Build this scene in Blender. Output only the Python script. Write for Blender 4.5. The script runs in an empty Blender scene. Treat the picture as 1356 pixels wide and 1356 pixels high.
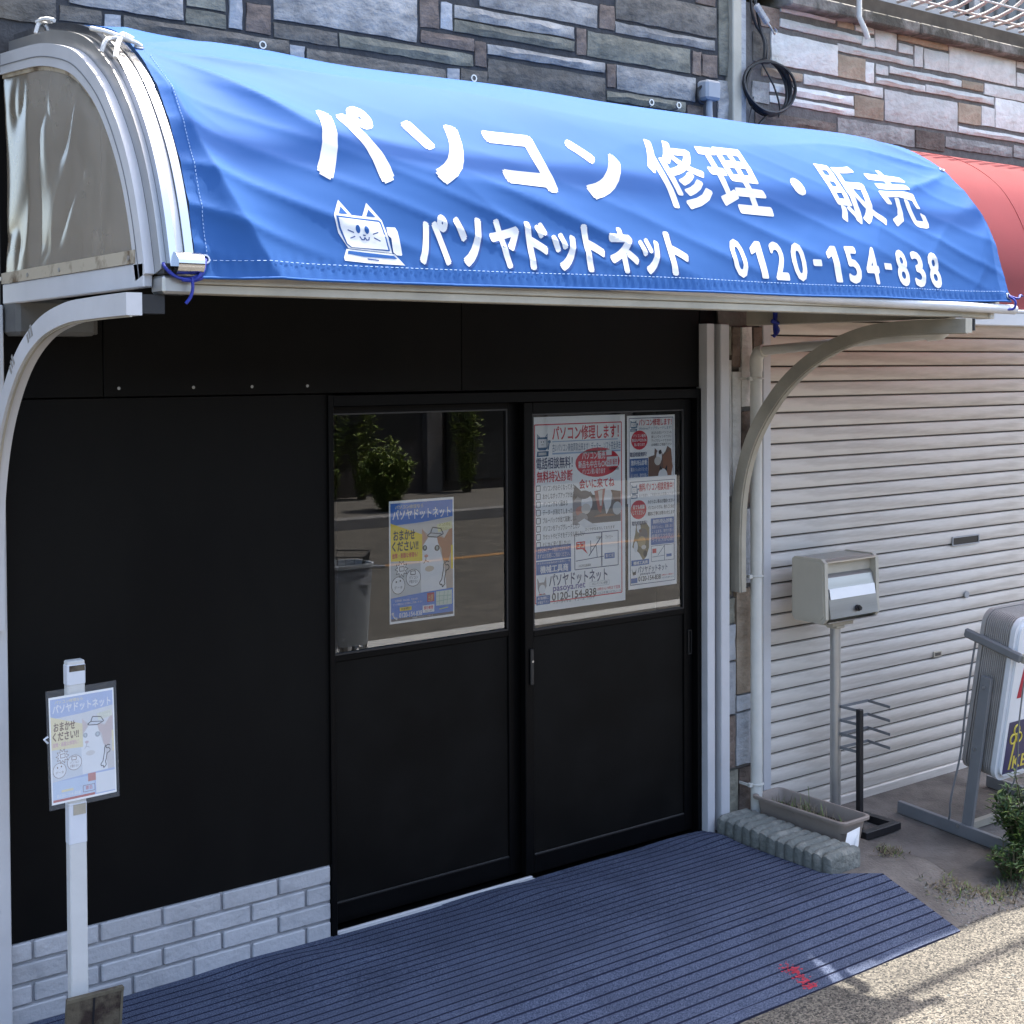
import bpy, bmesh, math, random
from mathutils import Vector, Matrix, noise
random.seed(7)
R=math.radians; PI=math.pi
sc=bpy.context.scene
COL=sc.collection

# ------------------------------------------------------------------ camera
cam_d=bpy.data.cameras.new('camera'); cam=bpy.data.objects.new('camera',cam_d); COL.objects.link(cam)
cam.location=(0,-4.147,1.95)
ax=Vector((0.794,-0.608,-0.005)); ad=Vector((-0.018,-0.015,-1.0)); af=Vector((0.607,0.794,-0.023))
af.normalize(); ax=(ax-af*ax.dot(af)).normalized(); ay=(-af).cross(ax)
cam.matrix_world=Matrix(((ax.x,ay.x,-af.x,0),(ax.y,ay.y,-af.y,-4.147),(ax.z,ay.z,-af.z,1.95),(0,0,0,1)))
cam_d.sensor_width=36; cam_d.lens=36*1852/1356; cam_d.shift_y=-(678-530)/1356
cam_d.clip_start=.05; cam_d.clip_end=400
sc.camera=cam

# ------------------------------------------------------------------ light
sun_vec=Vector((.355,.112,1)).normalized()
w=bpy.data.worlds.new('World'); sc.world=w; w.use_nodes=True
nt=w.node_tree; bg=nt.nodes['Background']
sky=nt.nodes.new('ShaderNodeTexSky'); sky.sky_type='NISHITA'; sky.sun_disc=False
sky.sun_elevation=math.asin(sun_vec.z); sky.sun_rotation=math.atan2(sun_vec.x,sun_vec.y)
sky.dust_density=3.5; sky.ozone_density=.5
nt.links.new(sky.outputs[0],bg.inputs[0]); bg.inputs[1].default_value=.09
sl=bpy.data.lights.new('sun','SUN'); sl.energy=2.0; sl.angle=R(.53); sl.color=(1,.95,.87)
so=bpy.data.objects.new('sun',sl); COL.objects.link(so); so.rotation_euler=sun_vec.to_track_quat('Z','Y').to_euler(); so.location=(3,0,9)
sc.view_settings.view_transform='Standard'; sc.view_settings.look='None'; sc.view_settings.gamma=1
sc.view_settings.exposure=2.8
sc.view_settings.use_curve_mapping=False
sc.render.engine='CYCLES'
sc.cycles.max_bounces=8; sc.cycles.transparent_max_bounces=12; sc.cycles.caustics_reflective=False; sc.cycles.caustics_refractive=False
sc.cycles.use_denoising=True; sc.cycles.sample_clamp_indirect=6

# ------------------------------------------------------------------ mesh helpers
class MB:
    def __init__(s): s.v=[]; s.f=[]; s.m=[]
    def add(s,vs,fs,m=0):
        b=len(s.v); s.v+= [tuple(p) for p in vs]
        for f in fs: s.f.append(tuple(i+b for i in f)); s.m.append(m)
        return s
    def box(s,x0,x1,y0,y1,z0,z1,m=0,bev=0.0,T=None):
        if x0>x1:x0,x1=x1,x0
        if y0>y1:y0,y1=y1,y0
        if z0>z1:z0,z1=z1,z0
        lo=(x0,y0,z0); hi=(x1,y1,z1)
        if bev<=0:
            vs=[(x,y,z) for z in (z0,z1) for y in (y0,y1) for x in (x0,x1)]
            fs=[(0,2,3,1),(4,5,7,6),(0,1,5,4),(2,6,7,3),(0,4,6,2),(1,3,7,5)]
        else:
            bev=min(bev,.49*min(x1-x0,y1-y0,z1-z0)); vs=[];ix={}
            for c in range(8):
                sg=[(c>>k)&1 for k in range(3)]
                for a in range(3):
                    p=[hi[k] if sg[k] else lo[k] for k in range(3)]
                    for k in range(3):
                        if k!=a: p[k]+= -bev if sg[k] else bev
                    ix[(c,a)]=len(vs); vs.append(tuple(p))
            fs=[]
            ctr=Vector(((x0+x1)/2,(y0+y1)/2,(z0+z1)/2))
            def put(f):
                P=[Vector(vs[i]) for i in f]; n=(P[1]-P[0]).cross(P[2]-P[0]); c=sum(P,Vector())/len(P)-ctr
                fs.append(tuple(f) if n.dot(c)>0 else tuple(reversed(f)))
            for a in range(3):
                b,c2=(a+1)%3,(a+2)%3
                for sg in (0,1):
                    q=[]
                    for (i,j) in ((0,0),(1,0),(1,1),(0,1)):
                        q.append(ix[((sg<<a)|(i<<b)|(j<<c2),a)])
                    put(q)
                for i in (0,1):
                    for j in (0,1):
                        c0=(i<<b)|(j<<c2); c1=c0|(1<<a)
                        put([ix[(c0,b)],ix[(c1,b)],ix[(c1,c2)],ix[(c0,c2)]])
            for c in range(8): put([ix[(c,0)],ix[(c,1)],ix[(c,2)]])
        if T is not None: vs=[tuple(T@Vector(p)) for p in vs]
        return s.add(vs,fs,m)
    def tube(s,pts,r,n=8,m=0,cap=True,closed=False):
        pts=[Vector(p) for p in pts]; N=len(pts); rs=r if isinstance(r,(list,tuple)) else [r]*N
        vs=[];up=None
        for i,p in enumerate(pts):
            if closed: t=pts[(i+1)%N]-pts[i-1]
            else: t=pts[min(i+1,N-1)]-pts[max(i-1,0)]
            t.normalize()
            if up is None:
                up=Vector((0,0,1)) if abs(t.z)<.9 else Vector((1,0,0))
            a=(up-t*up.dot(t))
            if a.length<1e-4: a=t.orthogonal()
            a.normalize(); b=t.cross(a); up=a
            for k in range(n):
                an=2*PI*k/n; vs.append(p+(a*math.cos(an)+b*math.sin(an))*rs[i])
        fs=[]
        for i in range(N if closed else N-1):
            j=(i+1)%N
            for k in range(n):
                l=(k+1)%n; fs.append((i*n+k,i*n+l,j*n+l,j*n+k))
        if cap and not closed:
            fs.append(tuple(range(n))[::-1]); fs.append(tuple((N-1)*n+k for k in range(n)))
        return s.add(vs,fs,m)
    def bar(s,a,b,wd,ht,m=0,up=(0,0,1),bev=0.0):
        a=Vector(a);b=Vector(b);t=(b-a);L=t.length;t.normalize();u=Vector(up);u=(u-t*u.dot(t)).normalized();sd=t.cross(u)
        T=Matrix(((t.x,sd.x,u.x,a.x),(t.y,sd.y,u.y,a.y),(t.z,sd.z,u.z,a.z),(0,0,0,1)))
        return s.box(0,L,-wd/2,wd/2,-ht/2,ht/2,m,bev,T)
    def band(s,poly,d0,d1,x0,x1,m=0):
        """solid strip between two offsets of a (y,z) polyline, x0..x1"""
        A=offs(poly,d0);B=offs(poly,d1);n=len(poly);vs=[]
        for (a,b) in zip(A,B): vs+=[(x0,*a),(x1,*a),(x1,*b),(x0,*b)]
        fs=[]
        for i in range(n-1):
            p=i*4;q=p+4
            for k in range(4):
                l=(k+1)%4; fs.append((p+k,q+k,q+l,p+l))
        fs.append((0,1,2,3)); fs.append(tuple((n-1)*4+k for k in (3,2,1,0)))
        return s.add(vs,fs,m)
    def prism(s,pts,d,m=0):
        """extrude a planar 3d polygon by vector d"""
        n=len(pts);d=Vector(d);vs=[Vector(p) for p in pts]+[Vector(p)+d for p in pts]
        fs=[tuple(range(n))[::-1],tuple(range(n,2*n))]+[(i,(i+1)%n,n+(i+1)%n,n+i) for i in range(n)]
        return s.add(vs,fs,m)
    def disc(s,c,r,axis='y',h=.002,n=12,m=0):
        c=Vector(c);P=[]
        for k in range(n):
            a=2*PI*k/n;u,v=r*math.cos(a),r*math.sin(a)
            P.append(c+Vector((u,0,v) if axis=='y' else ((0,u,v) if axis=='x' else (u,v,0))))
        d={'y':(0,-h,0),'x':(-h,0,0),'z':(0,0,h)}[axis]
        return s.prism(P,d,m)
    def grid(s,fn,nu,nv,m=0):
        vs=[fn(i/nu,j/nv) for j in range(nv+1) for i in range(nu+1)]
        fs=[(j*(nu+1)+i,j*(nu+1)+i+1,(j+1)*(nu+1)+i+1,(j+1)*(nu+1)+i) for j in range(nv) for i in range(nu)]
        return s.add(vs,fs,m)
    def sphere(s,c,r,nu=10,nv=7,m=0,sc3=(1,1,1)):
        def fn(u,v):
            a=2*PI*u;b=PI*(v-.5)
            return (c[0]+r*sc3[0]*math.cos(b)*math.cos(a),c[1]+r*sc3[1]*math.cos(b)*math.sin(a),c[2]+r*sc3[2]*math.sin(b))
        return s.grid(fn,nu,nv,m)
    def build(s,name,mats,parent=None,smooth=None,loc=None,fix=True):
        return link_mesh(name,s.v,s.f,s.m,mats,parent,smooth,loc,fix)
BASE={}
def base_of(o):
    return BASE.get(o.name,Vector((0,0,0)))
def link_mesh(name,v,f,mi,mats,parent=None,smooth=None,loc=None,fix=True):
    if not isinstance(mats,(list,tuple)): mats=[mats]
    b=base_of(parent) if parent is not None else (Vector(loc) if loc is not None else Vector((0,0,0)))
    me=bpy.data.meshes.new(name)
    me.from_pydata([(p[0]-b.x,p[1]-b.y,p[2]-b.z) for p in v],[],f)
    for m in mats: me.materials.append(m)
    if len(mats)>1: me.polygons.foreach_set('material_index',mi)
    if fix:
        bm=bmesh.new(); bm.from_mesh(me); bmesh.ops.recalc_face_normals(bm,faces=bm.faces); bm.to_mesh(me); bm.free()
    me.update()
    if smooth is not None:
        me.polygons.foreach_set('use_smooth',[True]*len(me.polygons))
        if smooth<179: me.set_sharp_from_angle(angle=R(smooth))
    o=bpy.data.objects.new(name,me); COL.objects.link(o)
    if parent is not None: o.parent=parent
    else: o.location=b
    BASE[o.name]=b
    return o
def thing(name,label,cat,loc,group=None):
    o=bpy.data.objects.new(name,None); COL.objects.link(o); o.location=loc; o.empty_display_size=.1
    BASE[o.name]=Vector(loc); return tag(o,label,cat,group)
def tag(o,label=None,cat=None,group=None,kind=None):
    if label:o['label']=label
    if cat:o['category']=cat
    if group:o['group']=group
    if kind:o['kind']=kind
    return o
def part(name,mesh,mat,parent,loc,rot=(0,0,0)):
    """share mesh data between alike pieces; loc is a world point"""
    o=bpy.data.objects.new(name,mesh); COL.objects.link(o); o.parent=parent
    o.location=Vector(loc)-base_of(parent); o.rotation_euler=rot; BASE[o.name]=Vector(loc); return o
def offs(poly,d):
    out=[]
    for i,p in enumerate(poly):
        a=poly[max(i-1,0)];b=poly[min(i+1,len(poly)-1)]
        ty,tz=b[0]-a[0],b[1]-a[1];l=math.hypot(ty,tz) or 1
        out.append((p[0]-tz/l*d,p[1]+ty/l*d))   # left normal: towards street / up for profiles running wallward
    return out
def smooth_poly(P,n=6):
    out=[]
    for i in range(len(P)-1):
        p0,p1,p2,p3=P[max(i-1,0)],P[i],P[i+1],P[min(i+2,len(P)-1)]
        for k in range(n):
            t=k/n
            out.append(tuple(.5*((2*b)+(c-a)*t+(2*a-5*b+4*c-d)*t*t+(3*b-a-3*c+d)*t**3) for a,b,c,d in zip(p0,p1,p2,p3)))
    out.append(tuple(P[-1])); return out

# ------------------------------------------------------------------ materials
def mat(name,col,rough=.5,metal=0.,var=.12,vs=6.,col2=None,lo=.4,hi=.62,bump=0.,bs=60.,rnd=0.,spec=.5,stretch=(1,1,1),detail=5,sheen=0.,rvar=0.,coord='Object'):
    m=bpy.data.materials.new(name); m.use_nodes=True; t=m.node_tree; N=t.nodes; L=t.links
    b=N['Principled BSDF']; b.inputs['Roughness'].default_value=rough; b.inputs['Metallic'].default_value=metal
    b.inputs['Specular IOR Level'].default_value=spec
    if sheen: b.inputs['Sheen Weight'].default_value=sheen
    tc=N.new('ShaderNodeTexCoord'); mp=N.new('ShaderNodeMapping'); mp.inputs['Scale'].default_value=stretch
    L.new(tc.outputs[coord],mp.inputs[0])
    nz=N.new('ShaderNodeTexNoise'); nz.inputs['Scale'].default_value=vs; nz.inputs['Detail'].default_value=detail; nz.inputs['Roughness'].default_value=.62
    L.new(mp.outputs[0],nz.inputs['Vector'])
    cr=N.new('ShaderNodeValToRGB')
    if col2 is None:
        c0=[c*(1-var) for c in col];c1=[min(1,c*(1+var)) for c in col]
        cr.color_ramp.elements[0].position=.3;cr.color_ramp.elements[1].position=.7
    else:
        c0,c1=col,col2; cr.color_ramp.elements[0].position=lo;cr.color_ramp.elements[1].position=hi
    cr.color_ramp.elements[0].color=(*c0,1);cr.color_ramp.elements[1].color=(*c1,1)
    L.new(nz.outputs[0],cr.inputs[0]); out=cr.outputs[0]
    if rnd:
        oi=N.new('ShaderNodeObjectInfo'); mr=N.new('ShaderNodeMapRange'); mr.inputs['To Min'].default_value=1-rnd; mr.inputs['To Max'].default_value=1+rnd
        L.new(oi.outputs['Random'],mr.inputs[0]); mx=N.new('ShaderNodeMix'); mx.data_type='RGBA'; mx.blend_type='MULTIPLY'; mx.inputs[0].default_value=1
        L.new(out,mx.inputs[6]); L.new(mr.outputs[0],mx.inputs[7]); out=mx.outputs[2]
    L.new(out,b.inputs['Base Color'])
    if rvar:
        mr2=N.new('ShaderNodeMapRange'); mr2.inputs['To Min'].default_value=max(.02,rough-rvar); mr2.inputs['To Max'].default_value=min(1,rough+rvar)
        L.new(nz.outputs[0],mr2.inputs[0]); L.new(mr2.outputs[0],b.inputs['Roughness'])
    if bump:
        n2=N.new('ShaderNodeTexNoise'); n2.inputs['Scale'].default_value=bs; n2.inputs['Detail'].default_value=6
        L.new(mp.outputs[0],n2.inputs['Vector']); bp=N.new('ShaderNodeBump'); bp.inputs['Strength'].default_value=min(1,bump); bp.inputs['Distance'].default_value=.01*max(1,bump)
        L.new(n2.outputs[0],bp.inputs['Height']); L.new(bp.outputs[0],b.inputs['Normal'])
    return m
def flat(name,col,rough=.6,spec=.3):
    return mat(name,col,rough,var=.03,vs=30,spec=spec)
_ink={}
def ink(col):
    k=tuple(round(c,3) for c in col)
    if k not in _ink: _ink[k]=flat('ink_%d'%len(_ink),k,.5)
    return _ink[k]
def glass_mat(name,tint=(.975,.985,.98),f0=.085):
    m=bpy.data.materials.new(name); m.use_nodes=True;t=m.node_tree;N=t.nodes;L=t.links;N.remove(N['Principled BSDF'])
    tr=N.new('ShaderNodeBsdfTransparent');tr.inputs[0].default_value=(*tint,1)
    gl=N.new('ShaderNodeBsdfGlossy');gl.inputs['Roughness'].default_value=.0;gl.inputs[0].default_value=(.96,.98,1,1)
    fr=N.new('ShaderNodeFresnel');fr.inputs[0].default_value=1.52
    mr=N.new('ShaderNodeMath');mr.operation='MULTIPLY';mr.inputs[1].default_value=1.9;mr.use_clamp=True   # two faces of one pane
    L.new(fr.outputs[0],mr.inputs[0]);mx=N.new('ShaderNodeMixShader');L.new(mr.outputs[0],mx.inputs[0]);L.new(tr.outputs[0],mx.inputs[1]);L.new(gl.outputs[0],mx.inputs[2])
    L.new(mx.outputs[0],N['Material Output'].inputs[0]); return m
def cloth_mat(name,col,rough,trans,col2=None,bump=.15,bs=900,vs=2.0,spec=.4,fold=0):
    m=mat(name,col,rough,var=.05,vs=vs,col2=col2,bump=bump,bs=bs,spec=spec,lo=.3,hi=.75)
    t=m.node_tree;N=t.nodes;L=t.links;b=N['Principled BSDF'];o=N['Material Output']
    tl=N.new('ShaderNodeBsdfTranslucent'); mx=N.new('ShaderNodeMixShader'); mx.inputs[0].default_value=trans
    L.new(b.inputs['Base Color'].links[0].from_socket,tl.inputs[0]); L.new(b.outputs[0],mx.inputs[1]);L.new(tl.outputs[0],mx.inputs[2]);L.new(mx.outputs[0],o.inputs[0])
    return m
def asphalt_mat(name,cA,cB,sc_=180,bump=.8):
    m=bpy.data.materials.new(name);m.use_nodes=True;t=m.node_tree;N=t.nodes;L=t.links;b=N['Principled BSDF'];b.inputs['Roughness'].default_value=.85
    tc=N.new('ShaderNodeTexCoord');vo=N.new('ShaderNodeTexVoronoi');vo.inputs['Scale'].default_value=sc_
    L.new(tc.outputs['Object'],vo.inputs['Vector'])
    sep=N.new('ShaderNodeSeparateColor');L.new(vo.outputs['Color'],sep.inputs[0])
    cr=N.new('ShaderNodeValToRGB');e=cr.color_ramp.elements;e[0].position=.1;e[0].color=(*cA,1);e[1].position=.95;e[1].color=(*cB,1)
    L.new(sep.outputs[0],cr.inputs[0])
    nz=N.new('ShaderNodeTexNoise');nz.inputs['Scale'].default_value=3.5;nz.inputs['Detail'].default_value=6;L.new(tc.outputs['Object'],nz.inputs['Vector'])
    mr=N.new('ShaderNodeMapRange');mr.inputs['From Min'].default_value=.3;mr.inputs['From Max'].default_value=.7;mr.inputs['To Min'].default_value=.75;mr.inputs['To Max'].default_value=1.2;L.new(nz.outputs[0],mr.inputs[0])
    mx=N.new('ShaderNodeMix');mx.data_type='RGBA';mx.blend_type='MULTIPLY';mx.inputs[0].default_value=1;L.new(cr.outputs[0],mx.inputs[6]);L.new(mr.outputs[0],mx.inputs[7]);L.new(mx.outputs[2],b.inputs['Base Color'])
    bp=N.new('ShaderNodeBump');bp.inputs['Strength'].default_value=bump;bp.inputs['Distance'].default_value=.004;bp.invert=True
    L.new(vo.outputs['Distance'],bp.inputs['Height']);L.new(bp.outputs[0],b.inputs['Normal']);return m

M={}
M['asphalt']=asphalt_mat('asphalt',(.014,.0135,.0125),(.185,.165,.132))
M['concrete']=mat('concrete',(.085,.075,.066),.9,col2=(.17,.152,.135),lo=.38,hi=.62,vs=4,bump=.5,bs=90,detail=8)
M['slab']=mat('slab',(.2,.19,.175),.9,var=.2,vs=6,bump=.4,bs=80)
M['pavement']=mat('pavement',(.12,.11,.095),.9,var=.2,vs=3,bump=.3,bs=60)
M['kerb']=mat('kerb',(.2,.19,.18),.85,var=.2,vs=4,bump=.3,bs=50)
M['white_line']=mat('white_line',(.5,.49,.46),.7,col2=(.2,.19,.18),lo=.55,hi=.72,vs=30)
M['orange_line']=mat('orange_line',(.32,.17,.06),.7,var=.15,vs=20)
M['black_panel']=mat('black_panel',(.0035,.0035,.0038),.5,col2=(.006,.0058,.0055),vs=2.2,spec=.09,rvar=.16,detail=9,stretch=(1,1,.5))
M['black_alu']=mat('black_alu',(.0024,.0024,.0028),.4,var=.25,vs=12,spec=.10)
M['black_door']=mat('black_door',(.004,.0038,.0036),.5,col2=(.0075,.007,.0065),vs=2.5,spec=.09,rvar=.14,detail=9)
M['alu']=mat('alu',(.44,.44,.43),.38,.75,var=.1,vs=7,rvar=.1,bump=.05,bs=200)
M['chrome']=mat('chrome',(.58,.59,.60),.14,1.,var=.06,vs=4,stretch=(3,3,.5),rvar=.08)
M['alu_dull']=mat('alu_dull',(.43,.40,.33),.5,.3,var=.18,vs=5,bump=.08,bs=120,rvar=.1)
M['white_alu']=mat('white_alu',(.58,.585,.60),.4,.1,var=.07,vs=5,rvar=.1)
M['white_pvc']=mat('white_pvc',(.62,.61,.56),.4,var=.1,vs=6)
M['steel_paint']=mat('steel_paint',(.55,.54,.53),.45,var=.08,vs=9,col2=(.55,.5,.42),lo=.6,hi=.8)
M['tape_print']=flat('tape_print',(.28,.27,.25),.6)
M['brick']=mat('brick',(.34,.345,.36),.6,col2=(.44,.445,.46),lo=.28,hi=.5,vs=7,bump=.5,bs=45,rnd=.08,detail=8)
M['lampbox']=mat('lamp_box',(.10,.10,.095),.6,var=.2,vs=8)
M['stitch']=flat('stitch',(.35,.50,.75),.7)
M['brick_joint']=mat('brick_joint',(.33,.335,.35),.75,var=.15,vs=10,bump=.4,bs=60)
def stone(name,c1,c2,bump=1.0): return mat(name,c1,.85,col2=c2,lo=.30,hi=.66,vs=9,bump=1.6*bump,bs=24,rnd=.2,detail=12,stretch=(.9,1,1.3))
M['sg']=stone('stone_grey',(.062,.054,.045),(.205,.187,.16))
M['sb']=stone('stone_blue_grey',(.155,.148,.138),(.43,.41,.38))
M['se']=stone('stone_green_grey',(.105,.102,.08),(.28,.268,.21))
M['sw']=stone('stone_pale',(.3,.31,.32),(.46,.47,.48),.7)
M['sn']=stone('stone_brown',(.075,.055,.045),(.24,.185,.15))
M['sp']=stone('stone_white',(.54,.535,.505),(.78,.775,.74),.8)
M['st']=stone('stone_tan',(.25,.19,.13),(.43,.345,.255),.8)
M['mortar']=mat('mortar',(.055,.055,.058),.95,var=.25,vs=20,bump=.4,bs=90)
M['mortar_light']=mat('mortar_light',(.15,.14,.13),.95,var=.25,vs=20,bump=.4,bs=90)
M['ledge']=mat('ledge',(.09,.085,.07),.95,col2=(.33,.31,.28),lo=.45,hi=.7,vs=6,bump=.8,bs=40)
M['shutter']=mat('shutter',(.44,.395,.34),.5,col2=(.68,.635,.57),lo=.30,hi=.50,vs=2.6,stretch=(.45,1,5),bump=.12,bs=30,detail=9)
M['shutter_gap']=mat('shutter_gap',(.10,.085,.07),.8,var=.3,vs=9)
M['blue']=cloth_mat('banner_blue',(.032,.112,.335),.68,.16,bump=.04,bs=700,spec=.12)
M['blue_dark']=flat('banner_shadow_print',(.01,.05,.2),.5)
M['banner_white']=cloth_mat('banner_white',(.66,.68,.69),.55,.10,bump=.04,spec=.2)
M['canopy']=cloth_mat('canopy',(.42,.40,.36),.6,.10)
M['red']=cloth_mat('red_canvas',(.42,.09,.095),.55,.55,bump=.08,bs=600,vs=3)
M['soot']=mat('soot',(.05,.035,.02),.9,col2=(.4,.35,.26),lo=.42,hi=.6,vs=14)
M['cream_strip']=mat('cream_strip',(.45,.39,.29),.6,col2=(.12,.075,.035),lo=.52,hi=.68,vs=11)
M['rope_white']=mat('rope_white',(.68,.68,.66),.7,var=.1,vs=60,bump=.4,bs=300)
M['rope_blue']=mat('rope_blue',(.01,.025,.28),.5,var=.2,vs=60,bump=.4,bs=300)
M['steel']=mat('steel',(.5,.5,.5),.3,.9,var=.1,vs=20)
M['screw']=mat('screw',(.30,.30,.29),.4,.6,var=.2,vs=40)
M['black_rubber']=mat('black_rubber',(.012,.012,.014),.45,var=.2,vs=20)
M['black_paint']=mat('black_paint',(.014,.014,.016),.4,var=.2,vs=20,spec=.5)
M['grey_paint']=mat('grey_paint',(.19,.195,.20),.5,var=.08,vs=9,spec=.4)
M['grey_box']=mat('grey_box',(.36,.37,.38),.5,var=.1,vs=9)
M['beige_abs']=mat('beige_abs',(.50,.46,.375),.45,var=.05,vs=6,spec=.4)
M['planter']=mat('planter_plastic',(.27,.225,.19),.6,var=.10,vs=9,bump=.1,bs=60)
M['soil']=mat('soil',(.045,.035,.025),.95,var=.4,vs=40,bump=.9,bs=70)
M['block']=mat('edging_concrete',(.15,.16,.145),.9,col2=(.30,.30,.265),lo=.5,hi=.75,vs=14,bump=.8,bs=70)
M['paper']=mat('paper',(.93,.93,.92),.5,var=.03,vs=5,spec=.3)
M['tape']=mat('tape',(.70,.73,.78),.35,var=.06,vs=8)
M['pole']=mat('pole_paint',(.64,.64,.62),.45,var=.07,vs=8)
M['rust']=mat('rust_plate',(.03,.018,.013),.75,col2=(.11,.09,.06),lo=.44,hi=.56,vs=11,bump=.4,bs=60)
M['dark_alu']=mat('dark_alu',(.022,.022,.022),.4,.2,var=.1,vs=10)
M['bead']=mat('bead',(.035,.035,.035),.4,.2,var=.1,vs=10)
M['leaf']=mat('leaf',(.045,.09,.025),.55,var=.35,vs=25,rnd=.2)
M['leaf2']=mat('leaf_light',(.13,.19,.04),.5,var=.3,vs=25)
M['dry']=mat('dry_weed',(.16,.13,.085),.9,var=.35,vs=25)
M['stem']=mat('stem',(.09,.075,.04),.8,var=.2,vs=20)
M['signwhite']=mat('sign_white',(.70,.72,.74),.35,var=.04,vs=4,spec=.5)
M['ribbed']=mat('ribbed_alu',(.44,.42,.40),.4,.4,var=.12,vs=9)
M['navy']=mat('navy_face',(.012,.014,.085),.35,var=.2,vs=9)
M['yellow']=flat('yellow_paint',(.62,.5,.08),.5)
M['redpaint']=flat('red_paint',(.38,.012,.035),.4)
M['opp_wall']=mat('opposite_wall',(.06,.05,.045),.8,var=.25,vs=1.5)
M['opp_wall2']=mat('opposite_wall_grey',(.13,.118,.11),.8,var=.2,vs=2)
M['dark_glass']=mat('dark_glass',(.02,.022,.024),.08,var=.1,vs=3,spec=.6)
M['curtain']=mat('curtain',(.35,.37,.37),.8,var=.12,vs=5,stretch=(6,1,.5))
M['room']=mat('room',(.05,.045,.04),.9,var=.2,vs=2)
M['siding']=mat('siding',(.42,.40,.36),.7,var=.1,vs=3)
M['leaf_far']=mat('leaf_far',(.24,.29,.07),.5,var=.35,vs=9)
M['bin_grey']=mat('bin_grey',(.58,.62,.66),.5,var=.1,vs=6)
M['glass']=glass_mat('window_glass')
# ------------------------------------------------------------------ ground
def gz(x,y):
    """ground height: shop step level 0, neighbour floor lower, road falling away"""
    t=min(1,max(0,(x-4.62)/.14)); t=t*t*(3-2*t)
    a=0. if y>-.78 else -.13*min(1,(-.78-y)/.36)
    b=-.075-.055*min(1,max(0,-y)/1.15)
    z=a*(1-t)+b*t
    if y<-1.15: z=min(z,-.13-.07*min(1,(-1.15-y)/3))
    return z
def sheet(name,xs,ys,zf,m):
    mb=MB(); nx=len(xs)
    vs=[(x,y,zf(x,y)) for y in ys for x in xs]
    fs=[(j*nx+i,j*nx+i+1,(j+1)*nx+i+1,(j+1)*nx+i) for j in range(len(ys)-1) for i in range(nx-1)]
    mb.add(vs,fs); o=mb.build(name,m,smooth=60,fix=False)
    return o
def lin(a,b,n): return [a+(b-a)*i/n for i in range(n+1)]
xs=[-200,-60,-20,-8,-3,0]+lin(.5,4.5,8)+lin(4.6,4.8,8)+[5,6,7,8,10,14,25,60,200]
ys=[-200,-60,-30,-14,-11.6,-6,-4.2]+lin(-3,-1.09,6)
tag(sheet('road',xs,ys,lambda x,y:gz(x,y),M['asphalt']),kind='structure')
ys2=lin(-1.09,-.78,6)+lin(-.7,-.0,7)+[.0601]
tag(sheet('forecourt',xs,ys2,lambda x,y:gz(x,y)-.0005,M['concrete']),kind='structure')
# markings and the far side of the street (seen mirrored in the door glass)
mb=MB();
def strip(y0,y1): return [(-60,y0,gz(0,y0)+.004),(60,y0,gz(0,y0)+.004),(60,y1,gz(0,y1)+.004),(-60,y1,gz(0,y1)+.004)]
MB().add(strip(-5.12,-4.9),[(0,1,2,3)]).build('edge_line',M['white_line'],fix=False)['kind']='structure'
MB().add(strip(-8.70,-8.56),[(0,1,2,3)]).build('centre_line',M['orange_line'],fix=False)['kind']='structure'
tag(MB().box(-60,60,-12.0,-11.8,-.4,-.05,bev=.015).build('far_kerb',M['kerb']),kind='structure')
tag(MB().box(-60,60,-14.6,-12.0,-.4,-.065).build('far_pavement',M['pavement']),kind='structure')

# ------------------------------------------------------------------ stone walls
STL = [(1.237,1.465,2.972,3.075,'g'),(1.477,1.603,2.992,3.036,'g'),(1.506,1.867,3.046,3.152,'b'),(1.613,1.662,2.973,3.03,'w'),(1.672,2.239,2.987,3.032,'g'),(1.881,2.012,3.096,3.181,'e'),(1.878,2.014,3.042,3.086,'e'),(2.026,2.072,3.045,3.18,'w'),(2.087,2.175,3.043,3.137,'n'),(2.186,2.746,3.099,3.304,'b'),(2.184,2.425,3.039,3.086,'g'),(2.434,2.988,3.042,3.086,'e'),(2.244,2.298,2.982,3.02,'w'),(2.306,2.868,2.962,3.018,'g'),(2.513,2.744,3.206,3.285,'e'),(2.761,2.84,3.157,3.312,'n'),(2.849,2.899,3.163,3.257,'w'),(2.906,3.467,3.209,3.255,'b'),(2.906,3.467,3.16,3.201,'e'),(2.763,2.995,3.1,3.143,'n'),(2.999,3.049,3.047,3.139,'n'),(3.054,3.62,3.098,3.135,'b'),(3.057,3.627,2.988,3.081,'g'),(2.875,2.927,2.967,3.025,'w'),(2.935,3.053,2.984,3.032,'g'),(3.021,3.586,3.269,3.354,'b'),(3.598,3.676,3.27,3.364,'n'),(3.479,3.528,3.154,3.254,'n'),(3.68,4.238,3.319,3.441,'g'),(3.68,4.233,3.265,3.306,'b'),(3.534,4.086,3.153,3.25,'e'),(4.102,4.149,3.154,3.247,'n'),(4.158,4.246,3.154,3.245,'n'),(3.636,3.679,3.047,3.138,'n'),(3.687,4.118,3.042,3.139,'b'),(3.635,4.062,2.993,3.033,'e'),(4.071,4.162,2.982,3.025,'n'),(4.243,4.341,3.169,3.6,'e'),(4.251,4.341,2.953,3.148,'b'),(4.124,4.234,3.427,3.5,'n'),(3.716,4.115,3.486,3.506,'b')]
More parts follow.
